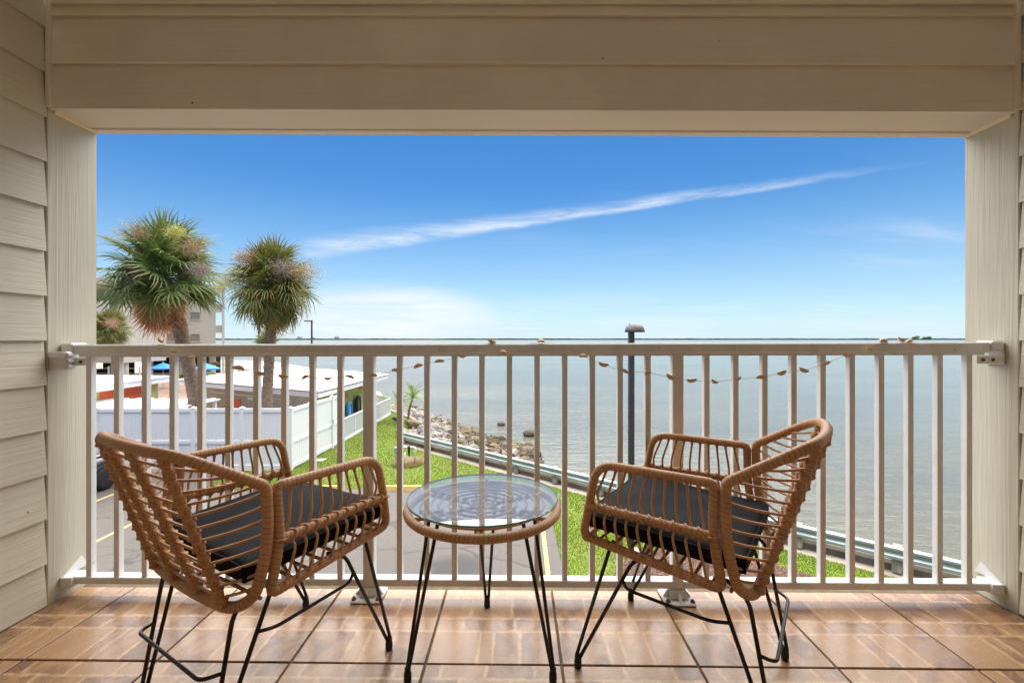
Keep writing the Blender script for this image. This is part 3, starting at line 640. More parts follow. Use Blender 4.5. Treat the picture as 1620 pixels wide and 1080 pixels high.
def make_chair(label):
    ch = empty('rattan_chair'); tag(ch, label, 'chair', 'rattan balcony chairs')
    R0 = 0.0125
    lerp = lambda a, b_, t: np.array(a)+(np.array(b_)-np.array(a))*t
    for s in (1, -1):
        X = lambda p: (s*p[0], p[1], p[2])
        J, F, MF, BF, BR, MR = map(X, ((0.2508, -0.133, 0.6405), (0.2500, 0.186, 0.6400), (0.2534, 0.2105, 0.515), (0.2377, 0.236, 0.414), (0.2562, -0.152, 0.384), (0.268, -0.132, 0.514)))
        loop = rounded([J, F, MF, BF, BR, MR], [0.018, 0.055, 0.12, 0.03, 0.025, 0.2], True)
        arm = wrap(MB(), loop, R0, closed=True).build('arm_frame', M['rattan'], ch, True)
        mid = [lerp(MR, MF, t) for t in np.linspace(0, 1, 5)]
        a = MB(); wrap(a, mid, 0.0115)
        for q, ax in ((MR, (0, .1, 1)), (MF, (0, -.2, 1))): ring(a, q, ax, 0.0135, 0.004)
        a.build('arm_rail', M['rattan'], arm, True)
        for k in range(10):
            t = 0.075+0.094*k
            top = lerp((s*0.2508, -0.120, 0.640), (s*0.2505, 0.185, 0.640), t*0.98+0.01); mp = lerp(MR, MF, t); bt = lerp(BR, BF, min(0.97, t*0.93+0.02))
            out = np.array((s*1.0, 0, 0))
            pth = [top+np.array((0, 0, 0.0)), top+np.array((0, 0, -0.02)), mp+out*-0.004+np.array((0, 0, 0.04)), mp-out*0.011+np.array((0, -.002, 0.006)), mp+out*0.002+np.array((0, 0.004, -0.013)), mp+out*0.015+np.array((0, 0.003, -0.03)), lerp(mp, bt, 0.62)+out*0.016, bt+out*0.004]
            sp = MB(); Q = spline(pth, 0.008); L = np.arange(len(Q))*0.008
            rr = 0.0036+0.0045*np.exp(-(L/0.013)**2)+0.003*np.exp(-((L[-1]-L)/0.01)**2)
            sp.tube(Q, rr, 7); ring(sp, mp+np.array((0, 0.0, 0)), np.array(MF)-np.array(MR), 0.0128, 0.0034, 0.9, 12, 5)
            sp.build('arm_spindle', M['cane'], arm, True)
    # back frame
    EP = lambda s: [(s*0.254, -0.159, 0.648), (s*0.266, -0.160, 0.514), (s*0.252, -0.184, 0.392)]
    topc = [(0.2194, -0.3255, 0.749), (0.10, -0.360, 0.757), (-0.10, -0.360, 0.757), (-0.2194, -0.3255, 0.749)]
    botc = [(-0.205, -0.214, 0.362), (0.0, -0.222, 0.358), (0.205, -0.214, 0.362)]
    loop = rounded([EP(1)[2], EP(1)[1], EP(1)[0]]+topc+[EP(-1)[0], EP(-1)[1], EP(-1)[2]]+botc,
                   [0.03, 0.2, 0.016, 0.07, 0.1, 0.1, 0.07, 0.016, 0.2, 0.03, 0.05, 0.1, 0.05], True)
    bk = wrap(MB(), loop, 0.0132, closed=True).build('back_frame', M['rattan'], ch, True)
    ribs = []
    for rx in (-0.182, -0.062, 0.062, 0.182):
        b0 = np.array((rx, -0.219, 0.362)); t0 = np.array((rx*0.98, -0.362+0.9*max(0, abs(rx)-0.1)**2*3, 0.757-0.06*max(0, abs(rx)-0.1)))
        ribs.append((b0, t0))
    NS = 12
    for b0, t0 in ribs:
        a = MB(); Q = resample([b0, t0], 0.0045); n = len(Q); tt = np.linspace(0, 1, n)
        ph = (tt*(NS+1)) % 1.0
        a.tube(Q, 0.0108*(0.84+0.30*np.abs(np.sin(pi*ph))**0.7), 10)
        ax = t0-b0
        for k in range(NS+1):
            c = b0+ax*((k+0.5)/(NS+1)); ring(a, c, ax, 0.0108, 0.0050, 0.5, 14, 7)
        a.build('back_rib', M['rattan'], bk, True)
    for k in range(NS):
        t = (k+1)/(NS+1)
        e = []
        for s in (-1, 1):                           # strand ends climb the end post, then the lower half of the rim
            A, B_, C = EP(s); rimp = lerp(A, topc[0 if s > 0 else 3], 0.62)
            Q = resample([C, B_, A, rimp], 0.004); e.append(Q[min(len(Q)-1, int(t*1.04*len(Q)))])
        rp = [b0+(t0-b0)*t for b0, t0 in ribs]
        fw = np.array((0, 0.012, -0.010))
        qa = [(1-w)**2*e[0]+2*w*(1-w)*(lerp(e[0], rp[0], 0.5)+fw)+w*w*rp[0] for w in np.linspace(0, 1, 9)]
        qb = [(1-w)**2*rp[3]+2*w*(1-w)*(lerp(e[1], rp[3], 0.5)+fw)+w*w*e[1] for w in np.linspace(0, 1, 9)]
        a = MB(); a.tube(qa+[rp[1], rp[2]]+qb, 0.0036, 7)
        a.build('back_strand', M['cane'], bk, True)
    # seat base and cushion
    a = MB(); wrap(a, [(-0.235, 0.233, 0.408), (0.235, 0.233, 0.408)], 0.009)
    for k in range(9):
        y = -0.17+0.045*k; z = 0.384+0.03*(y+0.152)/0.385
        a.tube([(-0.25, y, z), (0, y, z-0.004), (0.25, y, z)], 0.0045, 6)
    a.build('seat_base', M['rattan'], ch, True)
    nx, ny = 30, 30; vs = []; fs = []
    def cz(x, y):
        fx, fy = abs(x)/0.232, abs(y-0.02)/0.218
        return 0.010*(1-fx**4)*(1-fy**4)+0.0035*sin(9*x+3)*cos(11*y)+0.002*sin(31*x+13*y)
    prof = [(0.0, 0.0, 1)]
    for layer in (0, 1):
        for j in range(ny+1):
            for i in range(nx+1):
                x = -0.236+0.472*i/nx; y = -0.20+0.438*j/ny
                fx, fy = abs(x)/0.236, abs(y-0.019)/0.219
                ed = max(fx, fy); pin = 0.0
                zz = 0.422+0.030*(y+0.15)/0.385*0.6
                h = 0.048 if layer else 0.0
                if ed > 0.985: h = 0.041 if layer else 0.006
                vs.append((x*(1-0.012*(fx > 0.985)*(1)), y, zz+h+(cz(x, y) if layer else 0)))
    N1 = (nx+1)*(ny+1)
    for j in range(ny):
        for i in range(nx):
            p = j*(nx+1)+i; fs.append((p, p+nx+1, p+nx+2, p+1)); q = N1+p; fs.append((q, q+1, q+nx+2, q+nx+1))
    per = [i for i in range(nx+1)]+[(j)*(nx+1)+nx for j in range(1, ny+1)]+[ny*(nx+1)+i for i in range(nx-1, -1, -1)]+[j*(nx+1) for j in range(ny-1, 0, -1)]
    for i in range(len(per)): a0, b0 = per[i], per[(i+1) % len(per)]; fs.append((a0, b0, N1+b0, N1+a0))
    cu = MB().add(vs, fs).build('seat_cushion', M['cushion'], ch, True)
    pip = MB(); pip.tube(resample([vs[N1+i] for i in per], 0.014, True), 0.0032, 6, True); pip.build('piping', M['cushion'], cu, True)
    # hairpin legs
    rr = 0.0056
    for s in (1, -1):
        for foot, A, B_, name in (((s*0.2195, 0.2636, 0.0), (s*0.236, 0.150, 0.405), (s*0.226, 0.070, 0.398), 'f'), ((s*0.186, -0.249, 0.0), (s*0.234, -0.135, 0.382), (s*0.186, -0.196, 0.366), 'r')):
            a = MB(); f0 = np.array(foot); up = np.array((0, 0, 0.03))
            o1 = np.array((0, 0.006, 0)); 
            a.tube(rounded([f0+up+o1, np.array(A), np.array(A)+np.array((-s*0.02, 0, 0.006))], 0.01), rr, 8)
            Bb = np.array(B_); k = np.array((0, -0.04, 0.006)) if name == 'f' else np.array((0, 0.05, 0.012))
            a.tube(rounded([f0+up-o1, Bb+np.array((0, 0.018 if name == 'f' else -0.004, -0.022)), Bb+k], 0.03), rr, 8)
            lg = a.build('leg', M['black_steel'], ch, True)
            c = MB(); c.lathe([(0.0105, 0.0), (0.0115, 0.004), (0.0115, 0.022), (0.0095, 0.027), (0.0095, 0.038), (0.006, 0.041), (0, 0.041)], foot, 14)
            c.build('foot_cap', M['rubber'], lg, True)
        fa = np.array((s*0.2245, 0.118, 0.310)); ra = np.array((s*0.224, -0.162, 0.290))
        a = MB(); a.tube(rounded([fa, fa+np.array((0, -0.012, -0.022)), ra+np.array((0, 0.045, -0.012)), ra], 0.02), 0.0046, 8)
        a.build('stretcher', M['black_steel'], ch, True)
    l = np.array((-0.186, -0.219, 0.212)); r_ = np.array((0.186, -0.219, 0.212)); bo = np.array((0, -0.042, -0.006))
    a = MB(); a.tube(rounded([l, l+bo+np.array((0.004, 0, 0)), r_+bo+np.array((-0.03, 0, 0)), r_], 0.02), 0.0046, 8)
    a.build('stretcher', M['black_steel'], ch, True)
    return ch
chA = make_chair('rattan armchair with black cushion on the left, turned towards the palms and table')
chA.location = (-0.723, 1.3625, 0); chA.rotation_euler = (0, 0, -radians(31.7))
chB = clone(chA); chB['label'] = 'rattan armchair with black cushion on the right, its back to the right post'
chB.location = (0.5437, 1.4178, 0); chB.rotation_euler = (0, 0, radians(54.5))
chA['label'] = 'rattan armchair with black cushion on the left, its back to the left wall'

# ------------------------------------------------------------------ glass table
tb = empty('side_table', (-0.093, 1.458, 0)); tag(tb, 'round glass-topped rattan side table with hairpin legs between the two chairs', 'table')
gt = MB(); gt.add([(0.2375*cos(2*pi*i/96), 0.2375*sin(2*pi*i/96), z) for z in (0.4945, 0.5005) for i in range(96)], [tuple(range(96))[::-1], tuple(range(96, 192))])
gt.add([(r_*cos(2*pi*i/96), r_*sin(2*pi*i/96), z) for r_, z in ((0.2375, 0.4945), (0.2395, 0.4960), (0.2395, 0.4990), (0.2375, 0.5005)) for i in range(96)], [(k*96+i, k*96+(i+1) % 96, (k+1)*96+(i+1) % 96, (k+1)*96+i) for k in range(3) for i in range(96)], None, 1)
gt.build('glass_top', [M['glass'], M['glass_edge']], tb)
circ = lambda R, z, n=96: [(R*cos(2*pi*i/n), R*sin(2*pi*i/n), z) for i in range(n)]
a = MB(); wrap(a, circ(0.2365, 0.4645, 160), 0.0135, closed=True, seg=12, pitch=0.0085, amp=0.05); a.build('rattan_rim', M['rattan'], tb, True)
for k, R in enumerate((0.04, 0.075, 0.108, 0.14, 0.168, 0.195)):
    a = MB(); a.tube(circ(R, 0.474, 64), 0.0042, 7, True); a.build('rattan_ring', M['cane'], tb, True)
for k in range(6):
    an = pi/2+k*pi/3
    a = MB(); Q = resample([(0.015*cos(an), 0.015*sin(an), 0.468), (0.224*cos(an), 0.224*sin(an), 0.466)], 0.004)
    a.tube(Q, 0.0068*(1+0.16*np.sin(np.arange(len(Q))*0.9)), 8)
    for R in (0.04, 0.075, 0.108, 0.14, 0.168, 0.195): ring(a, (R*cos(an), R*sin(an), 0.471), (cos(an), sin(an), 0), 0.0095, 0.0032, 0.5)
    a.build('rattan_spoke', M['rattan'], tb, True)
for k in range(6):
    an = pi/6+k*pi/3
    MB().lathe([(0.006, 0.4805), (0.007, 0.485), (0.007, 0.4942), (0, 0.4942)], (0.205*cos(an), 0.205*sin(an), 0), 12).build('glass_pad', M['frosted'], tb, True)
for k in range(3):
    an = pi/2+k*2*pi/3; fr = 0.246
    foot = np.array((fr*cos(an), fr*sin(an), 0.0)); tg = np.array((-sin(an), cos(an), 0))
    top = np.array((0.165*cos(an), 0.165*sin(an), 0.462))
    a = MB()
    for s in (-1, 1): a.tube(rounded([foot+np.array((0, 0, 0.03))+tg*s*0.005, top+tg*s*0.035, top+tg*s*0.035-np.array((cos(an), sin(an), 0))*0.03], 0.01), 0.0056, 8)
    a.tube([top+tg*0.05, top-tg*0.05], 0.0056, 8)
    lg = a.build('leg', M['black_steel'], tb, True)
    MB().lathe([(0.0105, 0), (0.0115, 0.004), (0.0115, 0.022), (0.0095, 0.027), (0.0095, 0.038), (0, 0.041)], foot, 14).build('foot_cap', M['rubber'], lg, True)

# ------------------------------------------------------------------ the grounds below
GZ = -4.2; WZ = -5.1                                # parking-lot level, water level
sea = [(16.0, 4.2), (9.5, 9.66), (6.9, 11.85), (-0.08, 18.2), (-5.3, 22.95)]        # line of guardrail and seawall
land = [(40, -18)]+[(30, -7.5)]+sea+[(-5.7, 29), (-9, 34), (-13, 45), (-24, 62), (-36, 66), (-37, 84), (-60, 112), (-200, 150), (-200, -18)]
tag(MB().prism(land, GZ-1.6, GZ-0.03).build('ground', M['soil']), kind='structure')
tag(MB().add([(-30000, -300, WZ), (30000, -300, WZ), (30000, 40000, WZ), (-30000, 40000, WZ)], [(0, 1, 2, 3)]).build('water', M['water']), kind='structure')
lot = [(-60, -10), (1.15, -10), (1.15, 15.0), (0.4, 15.85), (-10.8, 15.85), (-10.8, 17.9), (-60, 17.9)]
tag(MB().prism(lot, GZ-0.02, GZ).build('parking_lot', M['asphalt']), kind='structure')
lawn = [(1.16, 8.5), (3.0, 11.2), (5.3, 11.3), (6.6, 10.0), (9.0, 7.5), (14.8, 4.0), (15.3, 4.55), (9.05, 9.35), (6.45, 11.5), (-0.45, 17.75), (-5.6, 22.5), (-6.2, 29), (-9.4, 33.6), (-10, 34.5), (-10, 30.5), (-8.5, 23), (-8.9, 17.95), (-10.85, 17.95), (-10.85, 15.86), (0.4, 15.86), (1.16, 15.0)]
tag(MB().prism(lawn, GZ-0.02, GZ+0.012).build('lawn', M['lawn_soil']), kind='structure')
mul = [(1.16, 2.5), (10.5, 2.5), (13, 4.5), (9.0, 7.5), (6.6, 10.0), (5.3, 11.3), (3.0, 11.2), (1.16, 8.5)]
tag(MB().prism(mul, GZ-0.02, GZ+0.006).build('mulch_bed', M['mulch_base']), kind='structure')
def inside(poly, X, Y):
    c = np.zeros(len(X), bool); n = len(poly)
    for i in range(n):
        (x1, y1), (x2, y2) = poly[i], poly[i-1]
        with np.errstate(divide='ignore', invalid='ignore'):
            c ^= ((y1 > Y) != (y2 > Y)) & (X < (x2-x1)*(Y-y1)/(y2-y1+1e-12)+x1)
    return c
def tri_cloud(name, P, dirv, wid, m):               # one blade (triangle) per row: base P, tip P+dirv, half width vector wid
    n = len(P); V = np.empty((n, 3, 3)); V[:, 0] = P-wid; V[:, 1] = P+wid; V[:, 2] = P+dirv
    me = bpy.data.meshes.new(name); me.vertices.add(n*3); me.vertices.foreach_set('co', V.ravel().astype('f'))
    me.loops.add(n*3); me.loops.foreach_set('vertex_index', np.arange(n*3, dtype='i'))
    me.polygons.add(n); me.polygons.foreach_set('loop_start', np.arange(0, n*3, 3, dtype='i'))
    try: me.polygons.foreach_set('loop_total', np.full(n, 3, 'i'))
    except Exception: pass
    uv = me.uv_layers.new(name="UVMap"); uv.data.foreach_set('uv', np.tile(np.array([0, 0, 0, 1, 1, .5], 'f'), n))
    me.materials.append(m); me.update(calc_edges=True); return me
N = 1500000
X = rng.uniform(-10.9, 15, N); Y = rng.uniform(4, 34.5, N)
keep = (rng.random(N) < np.clip((11.0/Y)**1.6, 0, 1)) & inside(lawn, X, Y)
X, Y = X[keep], Y[keep]; n = len(X)
patch = np.sin(X*1.9+Y*0.7)*np.cos(Y*1.3-X*0.4)
h = rng.uniform(0.02, 0.048, n)*(1+0.25*patch); az = rng.uniform(0, 2*pi, n); ln = rng.uniform(0.1, 0.75, n)
Dv = np.stack([np.cos(az)*h*ln, np.sin(az)*h*ln, h], 1); wv = rng.uniform(0.004, 0.009, n)*(0.6+Y/22); a2 = rng.uniform(0, pi, n)
Wv = np.stack([np.cos(a2)*wv, np.sin(a2)*wv, 0*wv], 1)
g = link('grass', tri_cloud('grass', np.stack([X, Y, np.full(n, GZ+0.012)], 1), Dv, Wv, M['grass'])); tag(g, 'bright green mown grass of the waterside lawn', 'grass', kind='stuff')
N = 60000
X = rng.uniform(1.1, 10, N); Y = rng.uniform(5.5, 11.4, N); k = inside(mul, X, Y); X, Y = X[k], Y[k]; n = len(X)
a2 = rng.uniform(0, 2*pi, n); L = rng.uniform(0.02, 0.06, n); tl = rng.uniform(-.4, .8, n)
Dv = np.stack([np.cos(a2)*L, np.sin(a2)*L, L*tl*0.6+0.004], 1); w_ = rng.uniform(0.006, 0.014, n); Wv = np.stack([-np.sin(a2)*w_, np.cos(a2)*w_, rng.uniform(-.4, .4, n)*w_], 1)
tag(link('mulch', tri_cloud('mulch', np.stack([X, Y, GZ+0.008+rng.uniform(0, 0.025, n)], 1), Dv, Wv, M['mulch'])), 'reddish brown bark mulch beside the lawn', 'mulch', kind='stuff')

for X0, Y0, Y1 in ((-13.4, 10.5, 16.2), (-10.72, 9.6, 15.4), (-8.05, 9.0, 15.4), (-5.35, 11.0, 15.2)):
    tag(MB().prism([(X0-0.05, Y0), (X0+0.05, Y0), (X0+0.05, Y1), (X0-0.05, Y1)], GZ+0.001, GZ+0.004).build('parking_line', M['line']), kind='structure')
tag(MB().prism([(0.70, 7.5), (0.80, 7.5), (0.90, 12.6), (0.80, 12.6)], GZ+0.001, GZ+0.004).build('parking_line', M['line']), kind='structure')
for xc, lab in ((-6.7, 'yellow concrete wheel stop at the edge of the lawn, nearer the white fence'), (-4.0, 'yellow concrete wheel stop at the edge of the lawn, nearer the glass table')):
    w = MB(); L = 0.9
    w.add([(xc-L, 15.62, GZ), (xc+L, 15.62, GZ), (xc+L, 15.82, GZ), (xc-L, 15.82, GZ), (xc-L+0.02, 15.66, GZ+0.15), (xc+L-0.02, 15.66, GZ+0.15), (xc+L-0.02, 15.78, GZ+0.15), (xc-L+0.02, 15.78, GZ+0.15)],
          [(0, 3, 2, 1), (4, 5, 6, 7), (0, 1, 5, 4), (1, 2, 6, 5), (2, 3, 7, 6), (3, 0, 4, 7)])
    tag(w.build('wheel_stop', M['kerb_yellow']), lab, 'wheel stop', 'yellow wheel stops')
tag(MB().prism([(-8.5, 19.2), (-8.05, 19.3), (-8.0, 19.75), (-8.45, 19.7)], GZ-0.01, GZ+0.05).build('paving_slab', M['concrete']), 'pale square paving slab in the grass by the fence gate', 'paving slab')

# seawall + guardrail
def offset_line(pts, d):
    out = []
    for i, p in enumerate(pts):
        a_ = np.array(pts[max(0, i-1)]); b_ = np.array(pts[min(len(pts)-1, i+1)]); t = (b_-a_)/np.linalg.norm(b_-a_)
        out.append(tuple(np.array(p)+d*np.array((-t[1], t[0]))))
    return out                                     # left of travel
inn = offset_line(sea, 0.08); outw = offset_line(sea, -0.42)
def strip(L1, L2, z0, z1): return MB().prism(list(L1)+list(L2)[::-1], z0, z1)
sw_ = empty('seawall', (sea[2][0], sea[2][1], GZ)); tag(sw_, 'low concrete seawall with pale cap running behind the lawn', 'seawall')
def at_parent(o, p): o.location = tuple(-np.array(p.location)); return o
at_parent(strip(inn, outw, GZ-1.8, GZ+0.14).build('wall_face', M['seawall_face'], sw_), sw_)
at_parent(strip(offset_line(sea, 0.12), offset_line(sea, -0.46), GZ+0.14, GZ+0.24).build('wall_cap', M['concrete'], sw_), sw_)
gr = empty('guardrail', (sea[2][0], sea[2][1], GZ)); tag(gr, 'galvanised steel guardrail on timber posts along the waterfront', 'guardrail')
gl_ = offset_line(sea, 0.24)
path = resample([(x, y, 0) for x, y in gl_], 0.5)
prof = [(-0.0, 0.0), (0.05, 0.04), (0.05, 0.09), (0.0, 0.13), (0.0, 0.18), (0.05, 0.22), (0.05, 0.27), (0.0, 0.31)]
vs = []; fs = []
for i, p in enumerate(path):
    t_ = path[min(i+1, len(path)-1)]-path[max(0, i-1)]; t_ /= np.linalg.norm(t_); nrm = np.array((-t_[1], t_[0], 0))
    for q, z in prof: vs.append(p+nrm*(q+0.03)+np.array((0, 0, GZ+0.30+z)))
    for q, z in prof: vs.append(p+nrm*(q+0.022)+np.array((0, 0, GZ+0.30+z)))
K = len(prof)
for i in range(len(path)-1):
    for j in range(K-1):
        a0 = i*2*K+j; b0 = (i+1)*2*K+j; fs.append((a0, b0, b0+1, a0+1)); fs.append((a0+K, a0+K+1, b0+K+1, b0+K))
    a0 = i*2*K+K-1; b0 = (i+1)*2*K+K-1; fs.append((a0, b0, b0+K, a0+K))
at_parent(MB().add(vs, fs).build('steel_beam', M['galv'], gr), gr)
pp = resample([(x, y, 0) for x, y in gl_], 1.95)
pm = MB().box((-0.09, -0.09, 0), (0.09, 0.09, 0.60), 0.008).mesh('timber_post', M['old_wood'])
for i, p in enumerate(pp):
    o = link('timber_post', pm, gr, (p[0]-gr.location[0]-0.08*0.66, p[1]-gr.location[1]+0.0, 0.0), radians(42)); o.location.x += 0.09; o.location.y += 0.09

# rocks on the slope
def rock_mesh(seed, mt):
    r = np.random.default_rng(seed); bm_v = []; 
    phi = (1+5**.5)/2
    V = np.array([(-1, phi, 0), (1, phi, 0), (-1, -phi, 0), (1, -phi, 0), (0, -1, phi), (0, 1, phi), (0, -1, -phi), (0, 1, -phi), (phi, 0, -1), (phi, 0, 1), (-phi, 0, -1), (-phi, 0, 1)], float)
    V /= np.linalg.norm(V[0])
    F_ = [(0, 11, 5), (0, 5, 1), (0, 1, 7), (0, 7, 10), (0, 10, 11), (1, 5, 9), (5, 11, 4), (11, 10, 2), (10, 7, 6), (7, 1, 8), (3, 9, 4), (3, 4, 2), (3, 2, 6), (3, 6, 8), (3, 8, 9), (4, 9, 5), (2, 4, 11), (6, 2, 10), (8, 6, 7), (9, 8, 1)]
    V = list(map(tuple, V)); cache = {}; F2 = []
    def midp(a, b):
        k = (min(a, b), max(a, b))
        if k not in cache: p = np.array(V[a])+np.array(V[b]); p /= np.linalg.norm(p); cache[k] = len(V); V.append(tuple(p))
        return cache[k]
    for a, b, c in F_:
        x, y, z = midp(a, b), midp(b, c), midp(c, a); F2 += [(a, x, z), (b, y, x), (c, z, y), (x, y, z)]
    A = np.array(V); pl = r.normal(size=(9, 3)); pl /= np.linalg.norm(pl, axis=1)[:, None]; dd = r.uniform(0.55, 0.92, 9)
    for nrm, dv in zip(pl, dd):                    # cut flat facets
        q = A@nrm; A = A-np.where(q > dv, q-dv, 0)[:, None]*nrm
    A *= 1+r.normal(0, 0.035, (len(A), 1)); A *= np.array([1.0, r.uniform(.7, 1), r.uniform(.5, .75)])
    return MB().add([tuple(p) for p in A], F2).mesh('rock', mt)
RM = {k: [rock_mesh(i*7+j, M['rock_'+k]) for j in range(6)] for i, k in enumerate(('pale', 'tan', 'dark'))}
innr = [(-9.2, 34.2), (-5.95, 29.3), (-5.5, 23.6), (-4.4, 22.6), (-2.6, 21.0), (-0.6, 19.2), (0.6, 18.15)]
outr = [(-11.5, 44.5), (-8.4, 41.0), (-5.6, 36.5), (-3.2, 33.0), (-1.0, 29.3), (1.25, 26.4), (1.6, 22.8)]
def bank_pt(s, t):
    i = min(int(s*6), 5); f = s*6-i
    a_ = np.array(innr[i])*(1-f)+np.array(innr[i+1])*f; b_ = np.array(outr[i])*(1-f)+np.array(outr[i+1])*f
    return a_*(1-t)+b_*t
slope_v = []; slope_f = []
for i in range(25):
    for j in range(8):
        p = bank_pt(i/24, j/7); slope_v.append((p[0], p[1], GZ-0.12-(j/7)*1.05))
for i in range(24):
    for j in range(7): q = i*8+j; slope_f.append((q, q+8, q+9, q+1))
tag(MB().add(slope_v, slope_f).build('shore_slope', M['rock_dark']), kind='structure')
small = MB()
cnt = 0
rr_ = random.Random(3)
RL = {'pale': 'pale grey limestone boulder', 'tan': 'tan algae-stained boulder', 'dark': 'dark barnacled boulder'}
where = ['by the white lawn edging', 'beyond the young palms', 'behind the guardrail end', 'on the outer point']
for i in range(1700):
    s = rr_.random(); t = rr_.random()**0.8
    p = bank_pt(s, t); z = GZ-0.12-t*1.05
    kk = s*0.62+t*0.55+rr_.uniform(-.16, .16)
    kind = 'pale' if kk < 0.62 else ('tan' if kk < 0.86 else 'dark')
    if t > 0.9: kind = 'dark'
    if cnt < 290:
        sz = rr_.choice((rr_.uniform(0.20, 0.32), rr_.uniform(0.32, 0.52))); cnt += 1
        o = link('boulder', RM[kind][rr_.randrange(6)], None, (p[0], p[1], z+sz*0.22))
        o.rotation_euler = (rr_.uniform(-.6, .6), rr_.uniform(-.6, .6), rr_.uniform(0, 6.28)); o.scale = (sz, sz*rr_.uniform(.6, 1.1), sz*rr_.uniform(.8, 1.25))
        w_ = where[min(3, int(s*4))]; big = 'large' if sz > 0.32 else 'small'
        up = 'upper' if t < 0.5 else 'lower'
        tag(o, f"{big} {RL[kind]} {w_}, {up} row", 'boulder', f"{big} {kind} boulders, {up} bank {w_}")
    else:
        sz = rr_.uniform(0.07, 0.20); me = RM[kind][rr_.randrange(6)]
        R_ = Matrix.Rotation(rr_.uniform(0, 6.28), 3, 'Z')@Matrix.Rotation(rr_.uniform(-1, 1), 3, 'X')
        vs = [tuple(R_@v.co*sz+Vector((p[0], p[1], z+sz*0.35+rr_.uniform(0, .12)))) for v in me.vertices]
        small.add(vs, [tuple(f.vertices) for f in me.polygons], None, {'pale': 0, 'tan': 1, 'dark': 2}[kind])
tag(small.build('rubble', [M['rock_pale'], M['rock_tan'], M['rock_dark']]), 'small broken stones filling the shore bank', 'rubble', kind='stuff')
for (x, y, s, k, lab) in ((1.15, 28.9, 0.48, 'dark', 'dark round boulder standing alone in the water off the rock bank'), (-0.75, 32.4, 0.32, 'dark', 'small dark rock in the water behind the rock bank'), (4.6, 18.6, 0.16, 'dark', 'tiny dark rock breaking the water near the guardrail')):
    o = link('boulder', RM[k][2], None, (x, y, WZ+s*0.25)); o.scale = (s, s, s*1.1); tag(o, lab, 'boulder')
o = link('boulder', RM['tan'][4], None, (-5.85, 26.9, GZ+0.22)); o.scale = (0.62, 0.5, 0.55); tag(o, 'brown boulder at the foot of the two small palms', 'boulder')
o = link('boulder', RM['pale'][1], None, (-5.9, 24.4, GZ+0.18)); o.scale = (0.42, 0.36, 0.55); tag(o, 'white boulder standing at the end of the guardrail', 'boulder')
tag(MB().tube(resample([(-9.6, 34.3, GZ+0.06), (-6.35, 29.4, GZ+0.06), (-5.75, 26.5, GZ+0.05)], 0.6), 0.09, 6).build('edging_kerb', M['concrete']), 'narrow white concrete edging between lawn and rocks', 'kerb')
sg = empty('sign_board', (-6.9, 26.9, GZ)); tag(sg, 'small grey board on a stake in the lawn by the palms', 'sign')
MB().box((-0.02, -0.02, 0), (0.02, 0.02, 0.5)).build('stake', M['old_wood'], sg)
MB().add([(-.25, -.04, .55), (.2, -.03, .25), (.25, -.03, .5), (-.05, -.04, .62), (-.25, 0, .55), (.2, 0, .25), (.25, 0, .5), (-.05, 0, .62)], [(0, 1, 2, 3), (7, 6, 5, 4), (0, 4, 5, 1), (1, 5, 6, 2), (2, 6, 7, 3), (3, 7, 4, 0)]).build('board', M['car_trim'], sg)

# irrigation pipe
ip = empty('irrigation_pipe', (-4.5, 19.1, GZ)); tag(ip, 'white plastic irrigation pipe standing in the lawn with a black valve', 'pipe')
MB().tube(rounded([(-0.40, 0.1, 0), (-0.40, 0.1, 0.66), (0.43, 0, 0.68), (0.43, 0, 0)], 0.04), 0.033, 8).build('pipe_loop', M['pvc'], ip, True)
MB().tube([(0, 0.05, 0), (0, 0.05, 0.45)], 0.03, 8).build('riser', M['pvc'], ip, True)
MB().box((-0.46, 0.02, 0.38), (-0.34, 0.16, 0.66), 0.01).build('meter_box', M['galv'], ip)
MB().lathe([(0.0, 0.28), (0.03, 0.33), (0.05, 0.45), (0.06, 0.66), (0.07, 0.72), (0, 0.72)], (0.17, 0.02, 0), 10).build('valve', M['black_steel'], ip, True)
n = 900; a2 = rng.uniform(0, 2*pi, n); q = np.sqrt(rng.random(n)); X = -4.35+np.cos(a2)*q*0.62; Y = 19.0+np.sin(a2)*q*0.75; L = rng.uniform(.08, .22, n)
Dv = np.stack([np.cos(a2)*L*.7, np.sin(a2)*L*.7, L*.7], 1); Wv = np.stack([-np.sin(a2)*.014, np.cos(a2)*.014, 0*a2], 1)
tag(link('dry_weeds', tri_cloud('dry_weeds', np.stack([X, Y, np.full(n, GZ+0.03)], 1), Dv, Wv, M['flower_tan'])), 'patch of dry weeds and mulch around the white irrigation pipe', 'weeds', kind='stuff')

# lamp post
lp = empty('lamp_post', (2.88, 11.0, GZ)); tag(lp, 'tall black square lamp post with a domed head in front of the water', 'lamp post')
MB().box((-0.066, -0.066, 0.06), (0.066, 0.066, 5.38), 0.008).build('pole', M['pole_dark'], lp)
MB().box((-0.20, -0.20, 0.0), (0.20, 0.20, 0.10), 0.02).build('base', M['concrete'], lp)
hd = MB().lathe([(0.0, 0.005), (0.225, 0.005), (0.24, 0.0), (0.232, 0.05), (0.205, 0.115), (0.165, 0.165), (0.12, 0.182), (0, 0.184)], (0.085, 0, 5.375), 24).build('lamp_head', M['chrome_louver'], lp, True)
MB().tube([(-0.04, 0, 5.55), (-0.04, 0, 5.585)], 0.025, 8).build('photocell', M['frosted'], hd)

